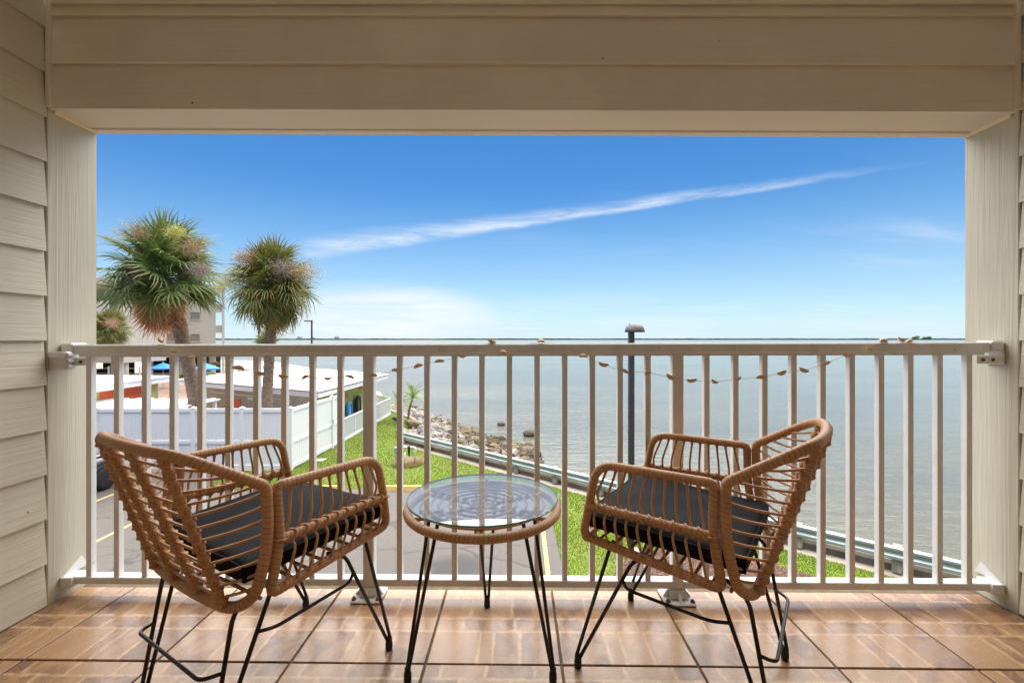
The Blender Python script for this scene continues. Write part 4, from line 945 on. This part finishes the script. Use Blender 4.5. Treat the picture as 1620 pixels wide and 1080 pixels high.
# white privacy fence
fn_ = empty('privacy_fence', (-12, 18.1, GZ)); tag(fn_, 'tall white vinyl privacy fence with gate in front of the pool buildings', 'fence')
FH = 2.46
def fpost(x, y): 
    a_ = MB(); a_.box((x-0.075, y-0.075, -0.02), (x+0.075, y+0.075, FH+0.03), 0.006); a_.add([(x-.09, y-.09, FH+.03), (x+.09, y-.09, FH+.03), (x+.09, y+.09, FH+.03), (x-.09, y+.09, FH+.03), (x, y, FH+.09)], [(0, 1, 4), (1, 2, 4), (2, 3, 4), (3, 0, 4)])
    o = a_.build('fence_post', M['vinyl'], fn_); o.location = (12, -18.1, 0); return o
def fpanel(p0, p1, z1=FH, name='fence_panel', midrail=1.12):
    p0 = np.array(p0); p1 = np.array(p1); L = np.linalg.norm(p1-p0); t_ = (p1-p0)/L; nrm = np.array((-t_[1], t_[0]))
    tr = lambda x, y, z: (*(p0+t_*x+nrm*y), z)
    nb = max(1, int(round((L-0.14)/0.15))); w_ = (L-0.14)/nb; b_ = MB()
    for z0, zz in ((0.221, midrail-0.071), (midrail+0.071, z1-0.151)):
        for k in range(nb): b_.box((0.07+k*w_+0.0025, -0.012, z0), (0.07+(k+1)*w_-0.0025, 0.012, zz), 0.004, fn=tr)
    o = b_.build(name, M['vinyl'], fn_); o.location = (12, -18.1, 0); o['kind'] = 'stuff'
    for za, zb in ((0.06, 0.22), (midrail-0.07, midrail+0.07), (z1-0.15, z1)):
        MB().box((0.07, -0.045, za), (L-0.07, 0.045, zb), 0.008, fn=tr).build('fence_rail', M['vinyl'], o)
    return o
xs = [-8.80-1.93*k for k in range(6)]
for x in xs: fpost(x, 18.1)
for a_, b_ in zip(xs[1:], xs[:-1]): fpanel((a_, 18.1), (b_, 18.1))
sd = [(-8.80, 18.1), (-8.72, 19.75), (-8.60, 21.75), (-8.58, 22.6)]
for p in sd[1:]: fpost(*p)
fpanel(sd[0], sd[1]); fpanel(sd[1], sd[2], name='gate'); fpanel(sd[2], sd[3])
MB().box((12-8.50, 21.55-18.1, 1.15), (12-8.47, 21.62-18.1, 1.4)).build('gate_latch', M['galv'], fn_)

# low mesh fence round the deck
mf = empty('deck_fence', (-8.5, 27, GZ)); tag(mf, 'low white mesh-panel fence along the green building beside the lawn', 'fence')
run = [(-8.58, 22.7), (-8.55, 24.8), (-8.5, 27.0), (-8.45, 29.2), (-8.40, 31.4), (-9.6, 33.0), (-10.8, 34.6)]
for x, y in run: MB().box((x+8.5-0.03, y-27-0.03, 0), (x+8.5+0.03, y-27+0.03, 1.16), 0.004).build('fence_post', M['vinyl'], mf)
for p0, p1 in zip(run[:-1], run[1:]):
    p0 = np.array(p0)-np.array((-8.5, 27)); p1 = np.array(p1)-np.array((-8.5, 27)); L = np.linalg.norm(p1-p0); t_ = (p1-p0)/L; nrm = np.array((-t_[1], t_[0]))
    tr = lambda x, y, z: (*(p0+t_*x+nrm*y), z)
    a_ = MB(); a_.box((0, -0.03, 1.10), (L, 0.03, 1.18), fn=tr); a_.box((0, -0.04, 0.0), (L, 0.04, 0.14), fn=tr); a_.build('fence_rail', M['vinyl'], mf)
    w_ = MB()
    for k in range(int(L/0.055)): w_.box((0.02+k*0.055, -0.008, 0.141), (0.02+k*0.055+0.028, 0.008, 1.099), fn=tr)
    w_.build('mesh_screen', M['mesh_panel'], mf)['kind'] = 'stuff'

# clubhouse with white flat roof
cb = empty('pool_clubhouse', (-13, 28, GZ)); tag(cb, 'low lime-green pool building with a wide flat white roof behind the fence', 'building')
RZ = 2.84
off = lambda pts: [(x+13, y-28) for x, y in pts]
def inset(poly, k):
    c = np.mean(np.array(poly), 0); return [tuple(c+(np.array(p)-c)*k) for p in poly]
rp = [(-8.75, 20.6), (-8.4, 31.0), (-19.5, 39.6), (-19.9, 26.9)]
MB().prism(off(rp), RZ-0.03, RZ+0.01).build('roof', M['roof_white'], cb)
MB().prism(off(inset(rp, 0.995)), RZ-0.07, RZ-0.031).build('drip_edge', M['rust_edge'], cb)
MB().prism(off(inset(rp, 0.99)), RZ-0.30, RZ-0.071).build('fascia', M['fascia_white'], cb)
wp = [(-9.75, 22.2), (-9.5, 30.2), (-18.6, 37.6), (-18.9, 27.6)]
A, B_, C, D = off(wp)
def wallq(p, q, z0, z1, m, name, th=0.15):
    p = np.array(p); q = np.array(q); L = np.linalg.norm(q-p); t_ = (q-p)/L; nrm = np.array((-t_[1], t_[0]))
    return MB().box((0, 0, z0), (L, th, z1), fn=lambda x, y, z: (*(p+t_*x+nrm*y), z)).build(name, m, cb)
wallq(A, B_, 0, RZ-0.301, M['stucco_green'], 'wall'); wallq(D, A, 0, RZ-0.301, M['stucco_tan'], 'wall'); wallq(B_, C, 0, RZ-0.301, M['stucco_green'], 'wall'); wallq(C, D, 0, RZ-0.301, M['stucco_tan'], 'wall')
def wallbox(p, q, s0, s1, z0, z1, m, name, pr=0.03):
    p = np.array(p); q = np.array(q); t_ = (q-p)/np.linalg.norm(q-p); nrm = np.array((-t_[1], t_[0]))
    return MB().box((s0, -pr, z0), (s1, -0.002, z1), fn=lambda x, y, z: (*(p+t_*x+nrm*y), z)).build(name, m, cb)
wallbox(A, B_, 3.7, 4.35, 1.80, 2.10, M['orange'], 'orange_panel'); wallbox(A, B_, 6.3, 6.8, 2.05, 2.35, M['orange'], 'orange_panel')
wallbox(D, A, 6.0, 7.3, 1.75, 1.95, M['dark'], 'vent'); wallbox(D, A, 5.5, 7.6, 1.96, 2.06, M['fascia_white'], 'vent_hood', 0.25)
wallbox(D, A, 2.9, 4.4, 0.6, 1.85, M['orange'], 'orange_panel'); wallbox(D, A, 1.2, 9.0, 2.1, 2.14, M['fascia_white'], 'conduit', 0.06)
MB().lathe([(0.06, 2.2), (0.13, 2.25), (0.17, 2.38), (0, 2.42)], (D[0]+2.6, D[1]-1.6, 0), 12).build('flood_light', M['galv'], cb)
for yy, m_, lab, hh in ((26.3, 'blue_cloth', 'blue rounded float leaning on the lime-green wall', 1.25), (27.7, 'black_cloth', 'black rounded float leaning on the lime-green wall', 1.45)):
    fl = MB(); xw = -9.66+0.0312*(yy-22.2)+0.13
    fl.tube(rounded([(xw, yy-0.28, GZ+0.12), (xw, yy-0.26, GZ+0.25+hh), (xw, yy+0.26, GZ+0.25+hh), (xw, yy+0.28, GZ+0.12)], 0.26, False, 9), 0.10, 8)
    fl.box((xw-0.03, yy-0.22, GZ+0.012), (xw+0.03, yy+0.22, GZ+hh+0.1), 0.02)
    tag(fl.build('pool_float', M[m_], smooth=True), lab, 'pool float')

# corrugated white lean-to roof just behind the fence
pg = empty('shade_roof', (-15.6, 20.5, GZ)); tag(pg, 'low white ribbed shade roof just behind the privacy fence', 'roof')
a_ = MB().box((-4.6, -1.9, 2.26), (1.45, 1.6, 2.32)).build('roof_sheet', M['roof_white'], pg)
for k in range(10): MB().box((-4.3+k*0.6, -1.9, 2.321), (-4.18+k*0.6, 1.6, 2.365), 0.01).build('roof_rib', M['fascia_white'], a_)
for x, y in ((1.3, -1.6), (1.3, 1.4), (-1.5, 1.4), (-1.5, -1.6), (-4.4, 1.4)): MB().box((x-0.06, y-0.06, 0), (x+0.06, y+0.06, 2.259)).build('post', M['vinyl'], pg)

# orange kiosk
ks = empty('orange_kiosk', (-24, 22, GZ)); tag(ks, 'small orange-walled kiosk with a white flat roof at the far left', 'building')
rp2 = [(-18.35, 18.8), (-19.15, 25.7), (-31, 26.5), (-31, 18.8)]
o2 = lambda pts: [(x+24, y-22) for x, y in pts]
MB().prism(o2(rp2), 3.10, 3.16).build('roof', M['roof_white'], ks); MB().prism(o2(inset(rp2, 0.99)), 2.84, 3.099).build('fascia', M['fascia_white'], ks)
p, q = o2([(-19.0, 19.3), (-19.75, 25.2)]); p = np.array(p); q = np.array(q)
tr = lambda x, y, z: (p[0]+(q[0]-p[0])*x/5.95+y, p[1]+(q[1]-p[1])*x/5.95, z)
MB().box((0, -0.15, 1.75), (5.5, 0, 2.839), fn=tr).build('wall', M['orange'], ks)
MB().box((0, -0.6, 0), (5.5, -0.151, 1.6), fn=tr).build('counter_wall', M['orange'], ks)
MB().box((0, -0.7, 1.6), (5.5, 0.25, 1.68), fn=tr).build('counter', M['fascia_white'], ks)
MB().box((5.5, -0.4, 0), (5.95, 0.012, 2.839), fn=tr).build('corner_column', M['stucco_green'], ks)
MB().box((1.5, -0.1, 1.75), (1.9, 0.02, 2.839), fn=tr).build('pilaster', M['stucco_green'], ks)
MB().box((-4, -3, 0), (4.1, 3.6, 2.8)).build('back_wall', M['stucco_tan'], ks)

# pool deck, planting, umbrellas
tag(MB().prism([(-60, 27), (-20, 40.5), (-18.5, 42), (-20, 58), (-60, 64)], GZ-0.02, GZ+0.02).build('pool_deck', M['pavers']), kind='structure')
def umbrella(x, y, lab):
    u = empty('patio_umbrella', (x, y, GZ)); tag(u, lab, 'umbrella', 'blue patio umbrellas')
    MB().lathe([(0.03, 0), (0.03, 2.75), (0.05, 2.78), (0.02, 2.86), (0, 2.86)], (0, 0, 0), 8).build('pole', M['apt_white'], u)
    a_ = MB(); n8 = 8; vs = [(0, 0, 2.75)]
    for i in range(n8): an = i*2*pi/n8+0.2; vs += [(1.3*cos(an), 1.3*sin(an), 2.22), (1.3*cos(an), 1.3*sin(an), 2.08)]
    fs = []
    for i in range(n8): j = (i+1) % n8; fs += [(0, 1+2*i, 1+2*j), (1+2*i, 2+2*i, 2+2*j, 1+2*j)]
    a_.add(vs, fs).build('canopy', M['blue_canvas'], u)
umbrella(-36.8, 48, 'blue patio umbrella beyond the kiosk roof, left of the palm trunk'); umbrella(-31.6, 47, 'blue patio umbrella beyond the kiosk roof, right of the palm trunk')
def leaf_mass(name, cx, cy, cz, rx, ry, rz_, n, m, size, parent=None):
    P = rng.normal(size=(n, 3)); P /= np.linalg.norm(P, axis=1)[:, None]; P *= (0.55+0.45*rng.random(n))[:, None]
    P = P*np.array((rx, ry, rz_))*(1+0.12*np.sin(P[:, :1]*7+P[:, 1:2]*5))+np.array((cx, cy, cz))
    D_ = rng.normal(size=(n, 3)); D_ /= np.linalg.norm(D_, axis=1)[:, None]; D_ *= size; Wd = np.cross(D_, rng.normal(size=(n, 3))); Wd /= np.linalg.norm(Wd, axis=1)[:, None]/(size*0.35)
    return link(name, tri_cloud(name, P, D_, Wd, m), parent)
for i, (x, y, L, lab) in enumerate(((-30, 54.5, 3.6, 'clipped green hedge on the pool deck right of the palm trunk'), (-37.0, 53.5, 2.2, 'green hedge under the raised building left of the palm trunk'))):
    hg = empty('hedge', (x, y, GZ)); tag(hg, lab, 'hedge')
    leaf_mass('foliage', 0, 0, 0.75, L, 0.8, 0.85, 3500, M['hedge'], 0.22, hg); MB().box((-L*.8, -.3, 0), (L*.8, .3, 0.5)).build('stems', M['trunk'], hg)
wf = empty('wire_fence', (-36, 44, GZ)); tag(wf, 'thin wire pool fence with white posts below the apartment building', 'fence')
for k in range(7): MB().box((-9+k*3-0.05, -0.05, 0), (-9+k*3+0.05, 0.05, 2.6)).build('fence_post', M['apt_white'], wf)
for z in (0.4, 0.9, 1.4, 1.9, 2.4): MB().tube([(-9, 0, z), (9, 0, z)], 0.015, 5).build('wire', M['apt_white'], wf)
pr_ = empty('promenade_railing', (-28, 60, GZ)); tag(pr_, 'blue-grey railing at the water edge beyond the pool deck', 'railing')
for k in range(9): MB().box((-8+k*2-0.03, -0.03, 0), (-8+k*2+0.03, 0.03, 1.1)).build('post', M['galv'], pr_)
MB().tube([(-8, 0, 1.1), (8, 0, 1.1)], 0.05, 6).build('handrail', M['galv'], pr_)

# apartment building on columns
ap = empty('apartment_building', (-43, 66, GZ), radians(38)); tag(ap, 'cream sided apartment building raised on columns at the far left behind the palms', 'building')
ax0, ax1 = -26, 0.0                                 # local x of facade
MB().box((ax0, 0, 3.1), (ax1, 14, 12.6)).build('wall', M['apt'], ap)
for k in range(31):                                 # lap shadow lines as real clapboards
    MB().box((ax0, -0.03, 3.12+k*0.305), (ax1+0.02, -0.001, 3.12+k*0.305+0.285)).build('clapboard', M['apt'], ap)
MB().box((ax0, -0.35, 2.75), (ax1+0.3, 14, 3.099)).build('floor_band', M['apt_white'], ap)
MB().box((ax0-0.5, -0.8, 12.61), (ax1+1.3, 14.6, 13.0)).build('roof', M['apt_white'], ap)
for xw in (-17.0, -12.6, -8.55, -5.05, -2.45):
    for zw in (4.95, 8.05, 11.0):
        w = MB().box((xw-0.55, -0.075, zw), (xw+0.55, -0.031, zw+1.0)).build('window', M['apt_window'], ap)
        for (x0, x1, z0, z1) in ((-.65, .65, zw+1.0, zw+1.1), (-.65, .65, zw-.1, zw), (-.65, -.55, zw, zw+1), (.55, .65, zw, zw+1)): MB().box((xw+x0, -0.13, z0), (xw+x1, -0.031, z1)).build('frame', M['apt'], w)
for zb in (3.1, 6.2, 9.3):                          # end balconies
    MB().box((ax1+0.021, 0.3, zb), (ax1+1.1, 4.0, zb+0.22)).build('balcony_slab', M['apt_white'], ap)
    MB().box((ax1+0.021, 0.3, zb+0.221), (ax1+1.1, 0.40, zb+1.05)).build('balcony_rail', M['apt'], ap)
    MB().box((ax1+1.0, 0.401, zb+0.221), (ax1+1.1, 4.0, zb+1.05)).build('balcony_rail', M['apt'], ap)
MB().box((ax1+0.80, 0.02, 0), (ax1+1.12, 0.299, 12.6)).build('corner_post', M['apt_white'], ap)
for k in range(8):
    MB().lathe([(0.42, 0), (0.42, 2.749)], (ax0+0.5+k*3.6, 1.0, 0), 14).build('column', M['apt'], ap)
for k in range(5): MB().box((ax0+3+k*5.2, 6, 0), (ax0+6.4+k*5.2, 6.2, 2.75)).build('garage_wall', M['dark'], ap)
MB().box((ax0+8, 3.5, 0.3), (ax0+16, 5.4, 1.2), 0.2).build('parked_row_shadow', M['dark'], ap).name = 'parked_row_shade'  # added dark block, painting in the shadow of a parked row
wg = empty('apartment_wing', (-40.4, 44, GZ)); tag(wg, 'cream wing with white balcony showing at the left post edge behind the palms', 'building')
MB().box((-9, 0, 6.2), (2.4, 6, 10.3)).build('wall', M['apt'], wg); MB().box((-9, -1.5, 10.31), (3.0, 6.5, 10.6)).build('roof', M['apt_white'], wg)
MB().box((-9, -1.4, 7.75), (2.6, -1.3, 8.8)).build('balcony_rail', M['apt_white'], wg); MB().box((-9, -1.4, 7.5), (2.6, -0.021, 7.749)).build('balcony_slab', M['apt'], wg)
MB().box((-9, -0.02, 8.6), (2.4, -0.001, 10.1)).build('balcony_opening', M['apt_window'], wg)
MB().box((-9, 0.5, 2.9), (2.4, 6, 6.19)).build('lower_wall', M['apt'], wg)
for x in (-8.6, -4, 1.9): MB().lathe([(0.35, 0), (0.35, 2.899)], (x, 1.2, 0), 12).build('column', M['apt'], wg)

# palms
def frond_mesh(seed, m, nl=34, rad=1.0, pet=0.9, droop=0.35, spread=125, fold=0.25, wl=0.036):
    r = random.Random(seed); a_ = MB()
    a_.tube([(0, 0, 0), (pet*0.5, 0, 0.02), (pet, 0, -0.01)], [0.022, 0.016, 0.011], 5)
    vs = []; fs = []; uv = []
    for i in range(nl):
        ph = radians(-spread+2*spread*i/(nl-1)); k = abs(ph)/radians(spread)
        L = rad*(1-0.38*k**1.6)*r.uniform(0.88, 1.06)
        st = pet+0.20*(1-k)*rad; c0 = np.array((st, 0, -droop*0.10*(1-k)))
        dr = np.array((cos(ph), sin(ph), fold*(abs(sin(ph)))-0.06)); dr /= np.linalg.norm(dr)
        side = np.cross(dr, (0, 0, 1)); side /= np.linalg.norm(side)
        b0 = len(vs); segs = 5; dk = droop*r.uniform(0.55, 1.6)
        for j in range(segs+1):
            t = j/segs
            p = c0+dr*L*(t*(1-0.18*dk*t*t))+np.array((0, 0, -1))*dk*L*0.85*max(0, t-0.22)**1.7+side*0.04*r.uniform(-1, 1)*t
            w = wl*rad*(0.35+1.3*t if t < 0.35 else 0.80*(1-t)/0.65+0.02)
            up_ = np.array((0, 0, w*0.45))
            vs += [tuple(p-side*w+up_), tuple(p), tuple(p+side*w+up_)]
        for j in range(segs):
            q = b0+3*j; t0, t1 = j/segs, (j+1)/segs
            fs += [(q, q+1, q+4, q+3), (q+1, q+2, q+5, q+4)]; uv += [[(t0, 0), (t0, .5), (t1, .5), (t1, 0)], [(t0, .5), (t0, 1), (t1, 1), (t1, .5)]]
    a_.add(vs, fs, uv)
    return a_.mesh('frond', m)
FG = [frond_mesh(i, M['frond_green'], 25, 1.0, 0.85, 0.14+0.17*i, 130, 0.30, 0.042) for i in range(5)]
FO = [frond_mesh(20+i, M['frond_olive'], 25, 1.0, 0.80, 0.30+0.20*i, 125, 0.24, 0.042) for i in range(5)]
FD = [frond_mesh(40+i, M['frond_dead'], 30, 1.05, 0.5, 0.7+0.4*i, 70, 0.1, 0.030) for i in range(4)]
def orient(o, dirv, roll, sc):
    x = Vector(dirv).normalized(); up = Vector((0, 0, 1)); 
    if abs(x.dot(up)) > 0.97: up = Vector((random.uniform(-1, 1), random.uniform(-1, 1), 0.1))
    y = up.cross(x).normalized(); z = x.cross(y)
    o.rotation_euler = (Matrix((x, y, z)).transposed()@Matrix.Rotation(roll, 3, 'X')).to_euler(); o.scale = sc if isinstance(sc, tuple) else (sc, sc, sc)
def flower(name, c, s, m, parent, n=900):
    P = rng.normal(size=(n, 3))*np.array((s, s*0.6, s*0.7))*0.36; D_ = rng.normal(size=(n, 3)); D_ = D_/np.linalg.norm(D_, axis=1)[:, None]*0.16+P*0.25; Wd = np.cross(D_, rng.normal(size=(n, 3))); Wd = Wd/np.linalg.norm(Wd, axis=1)[:, None]*0.006
    o = link(name, tri_cloud(name, P, D_, Wd, m), parent, c); o['kind'] = 'stuff'; return o
def sabal(label, trunkpts, rads, crown, R, ngreen, ndead, meshes, seed, flat=1.0, flowers=(), emin=-50):
    rs = random.Random(seed); base = trunkpts[0]
    pm_ = empty('sabal_palm', base); tag(pm_, label, 'palm tree', 'tall cabbage palms')
    Q = spline([tuple(np.array(p)-np.array(base)) for p in trunkpts], 0.10); n = len(Q)
    rr = np.interp(np.linspace(0, 1, n), np.linspace(0, 1, len(rads)), rads)*(1+0.05*np.sin(np.arange(n)*2.4)+rng.normal(0, 0.02, n))
    MB().tube(Q, rr, 14).build('trunk', M['trunk'], pm_, True)
    C = Vector(crown)-Vector(base); 
    ga = 2.39996
    for i in range(ngreen):
        f = (i+0.5)/ngreen; e = radians(88+(emin-88)*f**0.92)+rs.uniform(-.14, .14); az = i*ga+rs.uniform(-.25, .25)
        dv = Vector((cos(e)*cos(az), cos(e)*sin(az), sin(e)*flat+0.0))
        me = meshes[min(len(meshes)-1, int(f*len(meshes)+rs.uniform(-.6, .6)) if f > 0.02 else 0)] if rs.random() < .8 else rs.choice(meshes)
        o = link('frond', me, pm_, C+dv*R*0.04+Vector((0, 0, 0.25*(0.5-f))))
        orient(o, dv, rs.uniform(-.9, .9), R/1.85*rs.uniform(0.86, 1.08))
    for i in range(int(ngreen*0.6)):                # younger, shorter fronds filling the heart of the crown
        f = (i+0.5)/(ngreen*0.6); e = radians(70-115*f)+rs.uniform(-.2, .2); az = i*ga+1.1
        dv = Vector((cos(e)*cos(az), cos(e)*sin(az), sin(e)))
        o = link('frond', rs.choice(meshes), pm_, C+Vector((0, 0, 0.2*(0.5-f)))); orient(o, dv, rs.uniform(-.9, .9), R/1.85*rs.uniform(0.56, 0.74))
    for i in range(ndead):
        az = i*ga+rs.uniform(-.4, .4); e = radians(rs.uniform(-82, -55)); dv = Vector((cos(e)*cos(az), cos(e)*sin(az), sin(e)))
        o = link('dead_frond', rs.choice(FD), pm_, C+Vector((cos(az)*0.25, sin(az)*0.25, -0.50+rs.uniform(-.35, .25)))); orient(o, dv, rs.uniform(-.6, .6), R/1.85*rs.uniform(0.68, 0.95))
    for (dx, dz, s, m_) in flowers:
        pw = Vector(crown)+Vector((dx, 0, dz)); eye = Vector((0, 0, 1)); pw = eye+(pw-eye)*(1-R*0.55/20.0)
        flower('flower_cluster', pw-Vector(base), s, M[m_], pm_)
    return pm_
# trunks rise behind the fence, crowns about eight metres up
sabal('tall cabbage palm with leaning trunk and brown skirt of dead fronds, left of the two', [(-14.15, 20.4, GZ), (-14.2, 20.4, -1.8), (-14.75, 20.3, 1.2), (-15.05, 20.2, 2.4), (-15.35, 20.1, 3.6)], [0.31, 0.27, 0.27, 0.31, 0.28], (-15.35, 20.0, 3.75), 2.68, 66, 34, FG, 5, flowers=((-1.25, 1.9, 0.75, 'flower_tan'), (0.55, 1.95, 0.5, 'flower_yellow'), (1.4, 1.3, 0.75, 'flower_tan'), (-1.2, 0.2, 0.7, 'flower_grey'), (1.7, 0.3, 0.6, 'flower_grey')), emin=-36)
sabal('cabbage palm with straight trunk and olive rounded crown, right of the two', [(-10.8, 20.0, GZ), (-10.75, 20.0, -1.5), (-10.6, 20.0, 1.2), (-10.55, 20.0, 3.0)], [0.25, 0.22, 0.21, 0.22], (-10.5, 19.9, 3.35), 2.08, 74, 10, FO, 9, flowers=((-1.2, 1.2, 0.6, 'flower_tan'), (0.4, 0.75, 0.6, 'flower_grey'), (1.5, 0.6, 0.8, 'flower_tan'), (-1.9, 0.1, 0.7, 'flower_yellow')), emin=-68)
sabal('smaller cabbage palm with low crown half hidden behind the left post', [(-30.7, 35.2, GZ), (-30.6, 35.2, -1.5), (-30.8, 35.2, 1.4)], [0.30, 0.26, 0.28], (-31.2, 35.2, 1.75), 1.75, 60, 14, FO, 13, flowers=((0.3, 0.5, 0.7, 'flower_tan'),))
sabal('small round palm beyond the clubhouse roof, behind the straight palm trunk', [(-22.6, 42, GZ), (-22.6, 42, 0.2)], [0.25, 0.22], (-22.6, 42, 0.55), 1.25, 44, 4, FG, 17)

def pinnate(seed, m):                               # feather frond of a young date palm
    r = random.Random(seed); a_ = MB(); P = [np.array((t*1.0, 0, 0.32*t-0.62*t*t)) for t in np.linspace(0, 1, 9)]
    a_.tube(P, [0.014*(1-0.8*i/8) for i in range(9)], 4); vs = []; fs = []
    for i in range(26):
        t = 0.12+0.87*i/25; p = np.array((t, 0, 0.32*t-0.62*t*t))
        for s in (-1, 1):
            L = 0.30*(sin(pi*min(1, t*0.9+0.1))**0.6)*r.uniform(.8, 1.1); e = p+np.array((0.62*L, s*0.75*L, -0.25*L+r.uniform(-.03, .03))); b = len(vs)
            vs += [p+np.array((-.012, 0, 0)), p+np.array((.012, 0, 0)), e]; fs.append((b, b+1, b+2))
    return a_.add(vs, fs).mesh('frond', m)
PB = [pinnate(i, M['frond_bright']) for i in range(3)]
for (x, y, top, lean, lab) in ((-6.55, 28.6, 1.55, 0.32, 'taller slim young date palm at the lawn edge by the rocks'), (-6.85, 28.4, 1.0, -0.18, 'shorter yellowing young date palm beside the taller one')):
    dp = empty('young_palm', (x, y, GZ)); tag(dp, lab, 'palm tree', 'young palms by the rocks')
    tp = Vector((lean, 0, top)); MB().tube(spline([(0, 0, 0), (lean*0.3, 0, top*0.5), tuple(tp)], 0.1), [0.07]*len(spline([(0, 0, 0), (lean*0.3, 0, top*0.5), tuple(tp)], 0.1)), 8).build('trunk', M['trunk'], dp, True)
    for i in range(17):
        e = radians(75-100*i/17); az = i*2.4; o = link('frond', PB[i % 3], dp, tp); orient(o, (cos(e)*cos(az), cos(e)*sin(az), sin(e)), 0, random.uniform(.9, 1.2))

# light poles beyond the pool
for x, y, zt_, lab in ((-19.8, 45.0, 2.9, 'slim dark street light with a short arm against the sky right of the palms'), (-25.3, 45.5, 2.6, 'slim dark light pole just left of the straight palm trunk')):
    s_ = empty('street_light', (x, y, GZ)); tag(s_, lab, 'street light')
    MB().lathe([(0.10, 0), (0.085, zt_-GZ), (0, zt_-GZ)], (0, 0, 0), 8).build('pole', M['pole_dark'], s_); MB().box((-0.75, -0.12, zt_-GZ-0.14), (0.1, 0.12, zt_-GZ-0.02), 0.03).build('lamp_head', M['pole_dark'], s_)

# parked off-roader
cr = empty('parked_car', (-14.95, 14.6, GZ)); tag(cr, 'black off-road car with grey wheel arch parked behind the left post', 'car')
a_ = MB(); a_.box((-0.85, -2.1, 0.48), (0.85, 1.62, 1.12), 0.07); a_.build('body', M['car_black'], cr)
MB().box((-0.72, 0.1, 1.121), (0.72, 1.50, 1.22), 0.05).build('bonnet', M['car_black'], cr)
MB().box((-0.78, -2.05, 1.121), (0.78, 0.05, 1.85), 0.10).build('cabin', M['car_black'], cr)
for s in (-1, 1):
    MB().box((s*0.782-0.006, -1.9, 1.25), (s*0.782+0.006, -0.1, 1.70), 0.002).build('side_window', M['car_glass'], cr)
    for yy in (1.18, -1.35):
        pth = [(s*0.86, yy-0.62, 0.62), (s*0.86, yy-0.42, 0.98), (s*0.86, yy+0.35, 1.02), (s*0.86, yy+0.56, 0.80)]
        MB().tube(rounded(pth, 0.12), 0.085, 8, flat=1.0).build('wheel_arch', M['car_trim'], cr, True)
        wh = MB().lathe([(0.25, -0.12), (0.37, -0.12), (0.405, -0.08), (0.405, 0.08), (0.37, 0.12), (0.25, 0.12)], (0, 0, 0), 28).build('tyre', M['tyre'], cr, True)
        wh.location = (s*0.80, yy, 0.405); wh.rotation_euler = (0, pi/2, 0)
        rim_ = MB(); rim_.lathe([(0.245, -0.11), (0.225, -0.05), (0.20, 0.0), (0.20, 0.0)], (0, 0, 0), 24)
        rim_.lathe([(0.255, 0.10), (0.235, 0.115), (0.225, 0.06), (0.225, -0.1), (0.255, -0.1)], (0, 0, 0), 24)
        for k in range(7):
            an = k*2*pi/7; rim_.box((0.03, -0.028, 0.05), (0.235, 0.028, 0.085), 0.008, fn=lambda x, y, z, an=an: (x*cos(an)-y*sin(an), x*sin(an)+y*cos(an), z))
        rim_.lathe([(0.06, 0.04), (0.06, 0.10), (0.045, 0.11), (0, 0.11)], (0, 0, 0), 12)
        w2 = rim_.build('rim', M['rim'], wh); w2.rotation_euler = (0 if s > 0 else pi, 0, 0)
MB().box((-0.88, 1.66, 0.45), (0.88, 1.80, 0.72), 0.04).build('bumper', M['car_trim'], cr)

# far shore across the bay
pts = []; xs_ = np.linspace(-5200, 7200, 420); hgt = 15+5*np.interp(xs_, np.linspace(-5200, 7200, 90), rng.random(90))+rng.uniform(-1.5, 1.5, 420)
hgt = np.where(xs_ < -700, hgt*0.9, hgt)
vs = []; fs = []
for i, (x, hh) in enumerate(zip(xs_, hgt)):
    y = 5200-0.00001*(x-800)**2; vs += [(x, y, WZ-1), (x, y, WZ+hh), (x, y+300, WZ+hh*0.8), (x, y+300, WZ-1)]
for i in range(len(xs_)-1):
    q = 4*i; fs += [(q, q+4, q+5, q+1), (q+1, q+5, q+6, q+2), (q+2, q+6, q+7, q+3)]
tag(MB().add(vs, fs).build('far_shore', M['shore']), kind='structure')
for i, (x, w_, hh) in enumerate(((-2400, 55, 34), (-2250, 35, 30), (-1980, 50, 36))):
    b_ = MB().box((x-w_/2, 5130, WZ), (x+w_/2, 5160, WZ+hh)); b_.box((x-w_/4, 5132, WZ+hh), (x+w_/5, 5155, WZ+hh+5))
    tag(b_.build('distant_building', M['far_white']), ('leftmost', 'middle', 'rightmost')[i]+' of three tiny distant buildings on the far shore', 'building', 'buildings on the far shore')
for i, x in enumerate(np.linspace(3800, 3965, 6)):
    tt = empty('far_tree', (x, 4300+rng.uniform(-40, 40), WZ)); tag(tt, 'tiny tree in the clump on the far shore near the right post', 'tree', 'trees on the far shore')
    leaf_mass('crown', 0, 0, 20+rng.uniform(-3, 10), 22, 12, 9, 260, M['hedge'], 7.0, tt); MB().tube([(0, 0, 0), (0, 0, 20)], 1.4, 5).build('trunk', M['trunk'], tt)
